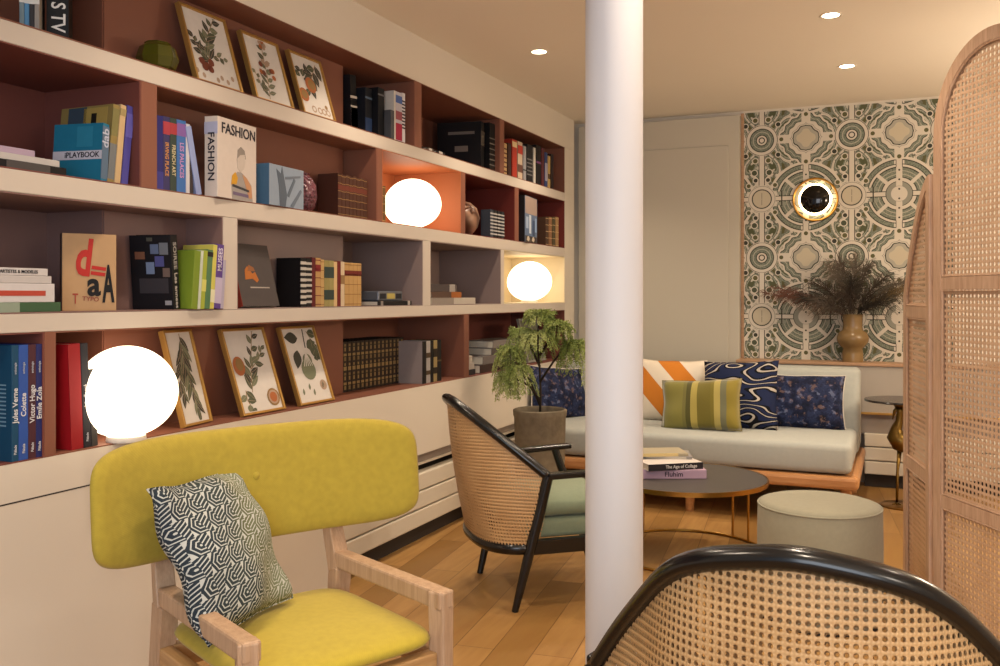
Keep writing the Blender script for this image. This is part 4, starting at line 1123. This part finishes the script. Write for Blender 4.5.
cane_chair((-1.29, 3.573), -50.4, 'black armchair with cane back and sage seat facing the coffee table',
           [(.285, 0), (.262, .17), (.235, .33), (.20, .51), (.16, .69), (.11, .85), (.055, .97), (0, 1.0)], .790, .325, 1.0)
cane_chair((-.133, 1.765), -.6, 'black framed armchair seen from behind close in front, its cane back filling the lower right',
           [(.385, 0), (.325, .3), (.253, .6), (.203, .8), (.145, .92), (.051, .98), (0, 1.0)], .818, .246, 1.43)

# ------------------------------------------------------------------ sofa
SF = thing('sofa', 'low pale grey daybed sofa on an orange wooden frame against the closet wall', 'sofa', (-1.12, 5.60, 0))
def sl_(v): return v
b = NB(); box(b, (-.93, -.555, .27), (.905, .14, .425), .035, 0, 4); obj('seat_cushion', b, M['sofa'], SF, 50)
b = NB()
for lo, hi in (((-.93, .10, .27), (.915, .50, .755)),): box(b, lo, hi, .0)
for v in b.verts:
    if v.co.z > .5 and v.co.y < .3: v.co.y += .17
bmesh.ops.bevel(b, geom=list(b.edges), offset=.035, segments=4, affect='EDGES', profile=.5)
obj('backrest', b, M['sofa'], SF, 50)
b = NB(); box(b, (-.95, -.575, .195), (.940, -.52, .262), .020); box(b, (.885, -.52, .195), (.940, .50, .262), .020); box(b, (-.95, -.52, .195), (-.895, .50, .266), .012); box(b, (-.90, .44, .195), (.90, .50, .266), .012); box(b, (-.90, -.52, .225), (.90, .44, .262))
obj('frame', b, M['orangewood'], SF)
for x, y in ((-.84, -.47), (.06, -.47), (.87, -.40), (-.84, .40), (.06, .40), (.87, .40)):
    b = NB(); tube(b, [(x, y, 0), (x, y, .20)], [.024, .032], 16); obj('leg', b, M['orangewood'], SF, 40)
def pillow(loc, w, h, t_, m, label, lean, yaw=0, roll=0, seed=1, pip=None, pinch=.06):
    """stands on its lower edge, leaning back by lean degrees; face towards -Y"""
    o = thing('cushion', label, 'cushion', (0, 0, 0), group='sofa cushions')
    o.matrix_world = Matrix.Translation(loc) @ Matrix.Rotation(R(yaw), 4, 'Z') @ Matrix.Rotation(R(-lean), 4, 'X') @ Matrix.Rotation(R(roll), 4, 'Y') @ Matrix.Translation((0, 0, h / 2 * .95))
    b, rim = cushion(w, h, t_, 18, pinch, .004, seed)
    obj('cover', b, m, o, 180)
    b = NB(); tube(b, rim, .0035 if pip else .0022, 6, closed=True); obj('piping', b, pip or m, o, 180)
    return o
SZ = .425
pillow((-1.30, 5.60, SZ), .44, .40, .15, M['diag'], 'cream square cushion with broad orange diagonal bands', 20, -3, 0, 1)
pillow((-.845, 5.465, SZ), .44, .41, .15, M['zebra'], 'navy square cushion with pale branching lines', 18, -6, -3, 2)
pillow((-1.035, 5.305, SZ), .47, .30, .14, M['stripes'], 'olive velvet lumbar cushion with vertical gold stripes', 16, -5, -4, 3)
pillow((-.535, 5.60, SZ), .53, .33, .15, M['floral'], 'dark blue floral lumbar cushion with white piping at the right end', 20, 3, 0, 4, plain('#cfc8bc'))
pillow((-1.935, 5.46, SZ), .46, .34, .14, M['floral'], 'dark blue floral cushion at the left end of the sofa behind the fern', 18, 62, 6, 5, plain('#cfc8bc'))
b = NB()
# hexagon cushion on the yellow chair
o = thing('cushion', 'navy and olive hexagon key patterned cushion propped on the mustard chair', 'cushion', (0, 0, 0))
o.matrix_world = Matrix.Translation((-1.376, 1.641, .630)) @ Matrix.Rotation(R(97), 4, 'Z') @ Matrix.Rotation(R(-25.7), 4, 'X') @ Matrix.Rotation(R(1.3), 4, 'Y')
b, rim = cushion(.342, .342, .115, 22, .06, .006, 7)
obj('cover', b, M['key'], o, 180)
b = NB(); tube(b, rim, .002, 6, closed=True); obj('seam', b, M['key'], o, 180)

# ------------------------------------------------------------------ coffee table, pouf, side table
t = thing('coffee_table', 'round dark topped coffee table with thin brass legs and floor ring', 'coffee table', (-.907, 4.29, 0))
TR = .37
b = NB(); lathe(b, [(0, .336), (TR - .004, .336), (TR - .004, .3505), (0, .3505)], 64); obj('tabletop', b, M['tabletop'], t, 40)
b = NB(); lathe(b, [(TR - .004, .331), (TR + .003, .331), (TR + .003, .3515), (TR - .004, .3515), (TR - .004, .331)], 64); obj('rim', b, M['brass'], t, 40)
b = NB(); tube(b, [(TR * math.cos(2 * PI * k / 64), TR * math.sin(2 * PI * k / 64), .007) for k in range(64)], .0065, 8, closed=True); obj('floor_ring', b, M['brass'], t, 180)
for base in (55, 145, 235):
    for dd in (-8, 8):
        a = R(base + dd); b = NB(); tube(b, [(.362 * math.cos(a), .362 * math.sin(a), .007), (.362 * math.cos(a), .362 * math.sin(a), .336)], .006, 10); obj('leg', b, M['brass'], t, 60)
yw = -66.7
book((-.804, 4.262, .352), .040, .30, .21, '#b79aae', 'pink book with black title at the bottom of the coffee table pile', lie=True, yaw=yw, deco=(('t', 'Fluhim', .032, .50, -1, '#2a2330', 1.0),))
book((-.825, 4.285, .3925), .030, .27, .20, '#d0c8c2', 'white book with dark spine in the middle of the coffee table pile', lie=True, yaw=yw + 14, deco=(('b', 0, 1, '#2b2729'), ('t', 'The Age of Collage', .021, .40, -1, '#d0cac4', .95)))
book((-.885, 4.335, .423), .012, .27, .19, '#8f8b88', 'grey magazine lying second from the top of the coffee table pile', lie=True, yaw=yw - 6, deco=(('b', .1, .8, '#b9b2a6'),))
book((-.905, 4.345, .4355), .014, .24, .17, '#a79c84', 'pale magazine on top of the coffee table pile', lie=True, yaw=yw + 4, deco=(('b', .2, .9, '#c9b37d'),))

t = thing('pouf', 'round taupe fabric pouf on the floor beside the coffee table', 'pouf', (-.268, 3.62, 0))
b = NB(); lathe(b, [(0, .012), (.212, .012), (.219, .02), (.222, .10), (.222, .30), (.220, .400), (.217, .413)], 64); obj('pouf_side', b, M['pouf'], t, 50)
b = NB(); lathe(b, [(.217, .413), (.215, .421), (.19, .429), (.12, .435), (0, .437)], 64); obj('pouf_top', b, M['pouf'], t, 60)
b = NB(); tube(b, [(.2185 * math.cos(2 * PI * k / 64), .2185 * math.sin(2 * PI * k / 64), .414) for k in range(64)], .0035, 6, closed=True); obj('welt', b, M['pouf'], t, 180)
b = NB(); lathe(b, [(0, 0), (.215, 0), (.215, .013), (0, .013)], 48); obj('pouf_foot', b, M['dark_recess'], t, 40)

t = thing('bird_side_table', 'small side table with a dark round top carried by a brass long legged bird', 'side table', (.03, 5.70, 0))
b = NB(); lathe(b, [(0, .592), (.205, .592), (.208, .598), (.205, .604), (0, .604)], 56); obj('tabletop', b, Mat('dark_tabletop', C('#2c2724'), .2).m, t, 40)
b = NB(); lathe(b, [(0, 0), (.12, 0), (.125, .006), (.11, .012), (0, .014)], 40); obj('base', b, M['brass'], t, 40)
BB = NB()
tube(BB, [(.055, 0, .30), (.03, 0, .335), (-.01, 0, .365), (-.04, 0, .40), (-.035, 0, .44), (-.02, 0, .48), (-.015, 0, .53), (-.02, 0, .565)], [.012, .045, .062, .050, .030, .022, .020, .026], 14)
tube(BB, [(-.02, 0, .56), (-.015, 0, .592)], [.028, .05], 14)
tube(BB, [(-.02, 0, .56), (-.045, 0, .535), (-.055, 0, .49)], [.016, .011, .003], 8)
obj('bird_body', BB, M['brass_old'], t, 180)
for x in (-.03, .03):
    b = NB(); tube(b, [(x * .6, .0, .33), (x, .01, .19), (x, -.005, .17), (x * 1.1, 0, .012)], [.014, .008, .009, .007], 10)
    for a in (-120, -90, -60, 90): tube(b, [(x * 1.1, 0, .018), (x * 1.1 + .045 * math.cos(R(a)), .045 * math.sin(R(a)), .014)], [.006, .003], 6)
    obj('bird_leg', b, M['brass_old'], t, 180)

# ------------------------------------------------------------------ vase with dried grasses on the ledge
VX, VY, VZ = -.260, 6.245, .774
t = thing('vase', 'amber bulb shaped vase holding dried grasses on the wooden ledge', 'vase', (VX, VY, VZ))
am = Mat('amber_glaze', C('#8c6a3c'), .25, 0, .5); am.base(am.mix(am.noise(9, 3), C('#67502f'), C('#96794f')))
b = NB(); lathe(b, [(0, 0), (.062, 0), (.064, .05), (.058, .085), (.075, .10), (.094, .13), (.096, .155), (.085, .185), (.062, .20), (.058, .22), (.060, .285), (.062, .30), (.055, .30), (.052, .22), (.05, .205), (0, .2)], 40)
obj('vase_body', b, am.m, t, 60)
rnd = random.Random(4)
t = thing('dried_bouquet', 'spreading bunch of dried brown and grey grasses in the amber vase', 'dried flowers', (VX, VY - .002, VZ + .205))
dm = [plain(c, .9) for c in ('#4a3f36', '#5f5348', '#6e4a3e', '#75695a', '#3f3a33', '#7d6a4c')]
def plume(x, z, y, mi, L, spread, nb, stem=True, base=(0, 0, .0)):
    b = NB()
    A = Vector((base[0] * .5, base[1] * .3, 0.0)); E_ = Vector((x, y, z)); mid = Vector((x * .30, y * .3, z * .55 + .06)); up_ = Vector((base[0], base[1], .09))
    pts = []
    for k in range(15):
        f = k / 14; p = A * (1 - f) ** 3 + up_ * 3 * f * (1 - f) ** 2 + mid * 3 * f * f * (1 - f) + E_ * f ** 3; pts.append(p)
    tube(b, pts, [.0028 - .0015 * k / 14 for k in range(15)], 5)
    for k in range(nb):
        f = 1 - L * rnd.random(); i = min(13, int(f * 14)); p = pts[i].lerp(pts[i + 1], f * 14 - i); d = (pts[i + 1] - pts[i]).normalized()
        sc = spread * (0.4 + .9 * math.sin(PI * min(1, (1 - f) / L * .9 + .1)))
        v = Vector((rnd.gauss(0, 1), rnd.gauss(0, .45), rnd.gauss(0, 1))).normalized() * sc + d * sc * .9
        q = p + v * .55 + Vector((0, 0, .004)); e = p + v + Vector((0, 0, -sc * .35))
        for P_ in (q, e):
            if P_.y > .075: P_.y = .075
        tube(b, [p, q, e], [.0016, .0013, .0007], 3, cap=False)
    obj('plume', b, dm[mi], t)
for (x, z, y, mi, L, sp_, nb) in ((-.54, .23, -.05, 2, .62, .045, 210), (-.50, .27, -.02, 2, .6, .04, 190), (-.44, .22, -.07, 2, .6, .045, 180), (-.30, .20, -.1, 4, .6, .06, 170), (-.24, .30, -.05, 0, .6, .06, 170), (-.14, .40, -.06, 3, .55, .06, 200), (-.08, .43, -.03, 1, .55, .065, 200), (.02, .44, -.05, 3, .55, .06, 200), (.10, .40, -.07, 1, .55, .06, 190), (.20, .33, -.05, 0, .6, .06, 180), (.30, .30, -.04, 3, .6, .055, 170), (.36, .26, -.08, 5, .55, .05, 170), (.42, .30, -.05, 1, .6, .05, 170), (-.20, .16, -.12, 1, .6, .07, 180), (.22, .18, -.12, 4, .6, .07, 170), (0, .30, -.12, 4, .6, .07, 190), (-.02, .22, -.13, 0, .6, .08, 190)):
    plume(x, z, y, mi, L, sp_, nb, base=(rnd.uniform(-.03, .03), rnd.uniform(-.03, .03), 0))

# ------------------------------------------------------------------ potted fern tree
rnd = random.Random(11)
PF = thing('potted_fern', 'feathery green fern tree in a grey brown stone pot behind the cane armchair', 'potted plant', (-1.725, 4.535, 0.018))
pot = Mat('rough_stone_pot', C('#6f6453'), .85); pot.base(pot.mix(pot.noise(30, 4), C('#5a5040'), C('#8a7d68'))); pot.bump(pot.noise(60, 3), .5, .004)
b = NB(); lathe(b, [(0, -.018), (.108, -.018), (.118, .01), (.130, .30), (.136, .54), (.140, .545), (.142, .575), (.132, .580), (.124, .572), (.122, .535), (0, .535)], 40); obj('pot', b, pot.m, PF, 50)
b = NB(); lathe(b, [(0, .545), (.05, .548), (.121, .540), (.121, .536), (0, .536)], 30); obj('soil', b, plain('#2c221a', .9), PF, 60)
fm = Mat('fern_green', C('#6f8a2c'), .6, 0, .25)
oi = fm.noise(5, 2); fm.base(fm.ramp(oi, [(.3, C('#667536')), (.5, C('#8f9c54')), (.7, C('#bcc280'))]))
fm.b.inputs['Subsurface Weight'].default_value = .0
st = plain('#33291f', .8)
stems = [[(0, 0, .54), (.004, .0, .66), (-.004, .01, .78), (-.012, 0, .90), (-.01, 0, 1.00), (-.006, 0, 1.08)], [(0, 0, .62), (-.05, -.02, .70), (-.10, -.05, .80)], [(-.05, -.02, .70), (-.12, -.05, .74), (-.16, -.06, .76)], [(0, 0, .60), (-.05, -.01, .72), (-.10, -.04, .83), (-.15, -.05, .90)], [(.0, 0, .72), (.06, .03, .82), (.12, .04, .90), (.17, .05, .93)], [(0, 0, .80), (-.07, .02, .92), (-.12, .03, .99)], [(0, 0, .86), (.07, .0, .97), (.10, .01, 1.03)]]
for s_ in stems:
    b = NB(); tube(b, s_, [.007 - .004 * k / (len(s_) - 1) for k in range(len(s_))], 7); obj('stem', b, st, PF, 180)
b = NB()
rt, fw_ = Vector((.918, .3955, 0)), Vector((-.3955, .918, 0))
def frond(o, ang, L, droop, rise):
    o = Vector(o); dr = Vector((math.cos(ang), math.sin(ang), 0)); pts = []
    nseg = 9
    for k in range(nseg + 1):
        f = k / nseg
        pts.append(o + dr * (L * f) * (1 - .25 * f) + Vector((0, 0, rise * f - droop * f * f)))
    tube(b, pts, [.0018 * (1 - .7 * k / nseg) for k in range(nseg + 1)], 3, cap=False, mi=1)
    for k in range(1, nseg + 1):
        d = (pts[k] - pts[k - 1]).normalized(); s_ = d.cross(Vector((0, 0, 1))).normalized()
        for side in (-1, 1):
            for sub in (0, .5):
                p0 = pts[k - 1].lerp(pts[k], sub)
                ll = (.055 * (1 - .55 * k / nseg)) * rnd.uniform(.7, 1.15)
                dv = (s_ * side + d * .5 + Vector((0, 0, rnd.uniform(-.35, .15)))).normalized()
                for j in range(5):
                    c_ = p0 + dv * ll * (j + 1) / 5
                    for ss in (-1, 1):
                        e = (d * ss * .8 + dv * .6 + Vector((rnd.gauss(0, .3), rnd.gauss(0, .3), rnd.gauss(0, .3)))).normalized() * rnd.uniform(.008, .014)
                        w_ = e.cross(Vector((rnd.gauss(0, 1), rnd.gauss(0, 1), rnd.gauss(0, 1)))).normalized() * .0026
                        vs = [b.verts.new(c_), b.verts.new(c_ + e * .5 + w_), b.verts.new(c_ + e), b.verts.new(c_ + e * .5 - w_)]
                        b.faces.new(vs).material_index = 0
for tip, n_, L0, L1, dr0, dr1 in (((-.006, 0, 1.075), 17, .06, .13, .03, .12), ((-.01, 0, .98), 10, .12, .20, .10, .2), ((-.15, -.05, .90), 13, .07, .14, .14, .33), ((.17, .05, .93), 13, .07, .14, .10, .26), ((-.12, .03, .99), 10, .08, .15, .08, .26), ((.10, .01, 1.03), 11, .08, .14, .06, .2), ((-.10, -.05, .80), 9, .08, .15, .12, .25), ((-.16, -.06, .76), 8, .06, .11, .1, .2)):
    for k in range(n_):
        frond(tip, 2 * PI * k / n_ + rnd.uniform(-.3, .3), rnd.uniform(L0, L1), rnd.uniform(dr0, dr1), rnd.uniform(.02, .075))
obj('foliage', b, [fm.m, st], PF)

# ------------------------------------------------------------------ folding cane screen
HA = Vector((.125, 3.535, 0))
SC = thing('folding_screen', 'arched folding screen of pale wood and woven cane at the right edge', 'room divider', HA, 0)
def panel(origin, direc, W_, apex, spring, side, rails, quarter=False):
    """panel from origin along direc; outline has an arched top (or a quarter arch falling to the far side)"""
    d = Vector((direc[0], direc[1], 0)).normalized(); nrm = Vector((-d.y, d.x, 0))
    o = Vector(origin)
    th, fw = .026, .042
    def top(s, ins=0.0):
        if quarter:
            f = min(1, max(0, (s) / (W_ - ins))); return spring + (apex - spring - ins) * (1 - f ** 1.8)
        r_ = W_ / 2 - ins; k = (s - W_ / 2) / r_
        return spring + (apex - spring - ins) * math.sqrt(max(0, 1 - k * k))
    P = lambda s, z, t_: o + d * s + nrm * t_ + Vector((0, 0, z))
    N_ = 36
    def outline(ins):
        s0, s1 = ins, W_ - ins
        if quarter: ss = [s0 + (s1 - s0) * math.sin(PI / 2 * k / N_) for k in range(N_ + 1)]
        else: ss = [W_ / 2 - (W_ / 2 - ins) * math.cos(PI * k / N_) for k in range(N_ + 1)]
        return [(s, top(s if not quarter else s, ins)) for s in ss]
    oo, ii = outline(0), outline(fw)
    # frame: bent rail following the arch and the two stiles
    full_o = [(oo[0][0], .0)] + oo + [(oo[-1][0], .0)]
    full_i = [(ii[0][0], .0)] + ii + [(ii[-1][0], .0)]
    b = NB()
    L = [[b.verts.new(P(s, z, t_)) for s, z in q] for q, t_ in ((full_o, -th / 2), (full_i, -th / 2), (full_i, th / 2), (full_o, th / 2))]
    n_ = len(full_o)
    for k in range(n_ - 1):
        for a in range(4):
            q = L[a], L[(a + 1) % 4]
            b.faces.new((q[0][k], q[0][k + 1], q[1][k + 1], q[1][k]))
    for k in (0, n_ - 1): b.faces.new([L[a][k] for a in range(4)])
    fo = obj('panel_frame', b, M['screenwood'], SC, 30)
    for z in rails:
        b = NB(); v8 = [b.verts.new(P(s, zz, t_)) for s in (fw - .001, W_ - fw + .001) for zz in (z - .021, z + .021) for t_ in (-th * .42, th * .42)]
        for q in ((0, 1, 3, 2), (4, 6, 7, 5), (0, 4, 5, 1), (2, 3, 7, 6), (0, 2, 6, 4), (1, 5, 7, 3)): b.faces.new([v8[i] for i in q])
        obj('cross_rail', b, M['screenwood'], fo)
    # cane fields between the rails
    zs = [.06] + list(rails) + [None]
    for za, zb in zip(zs, zs[1:]):
        z0 = za + (.021 if za > .07 else 0)
        b = NB(); uvl = b.loops.layers.uv.verify(); m_ = 36
        ss = [x[0] for x in ii]
        lo = [b.verts.new(P(s, z0, 0)) for s in ss]
        hi = [b.verts.new(P(s, (zb - .021) if zb else max(z0 + .001, q[1]), 0)) for s, q in zip(ss, ii)]
        for k in range(len(ss) - 1):
            f = b.faces.new((lo[k], lo[k + 1], hi[k + 1], hi[k]))
            for l, (kk, v) in zip(f.loops, ((k, lo), (k + 1, lo), (k + 1, hi), (k, hi))): l[uvl].uv = (ss[kk], v[kk].co.z)
        c_ = obj('cane_field', b, M['cane_screen'], SC)
        sol = c_.modifiers.new('thickness', 'SOLIDIFY'); sol.thickness = .003; sol.offset = 0
        # half round bead holding the cane
        pts = [P(s, z0 + .004, -.006) for s in (ss[0], ss[-1])]
        b = NB()
        for t_ in (-.008, .008):
            if zb: loop = [P(ss[0] + .004, z0 + .004, t_), P(ss[-1] - .004, z0 + .004, t_), P(ss[-1] - .004, zb - .025, t_), P(ss[0] + .004, zb - .025, t_)]
            else: loop = [P(ss[0] + .004, z0 + .004, t_)] + [P(s, max(z0 + .004, z - .003), t_) for s, z in ii[1:-1]] + [P(ss[-1] - .004, z0 + .004, t_)]
            tube(b, loop, .004, 6, closed=True)
        obj('bead', b, M['screenwood'], fo)
M['screenwood'] = wood('screen_ash', '#b08c70', '#cfae92', 1.2, 'Z', .5)
z0_ = Vector((0, 0, 0))
panel((0.0, 0, 0), (.497, -.868), .60, 2.035, 1.735, 1, (.49, 1.232))
panel((-.012, .020, 0), (-.19, .98), .42, 1.615, 1.19, -1, (.55, 1.13), True)
for z in (.30, 1.0, 1.5):
    b = NB(); tube(b, [(-.002, .012, z), (-.002, .012, z + .05)], .006, 10); obj('hinge', b, M['brass_old'], SC, 60)
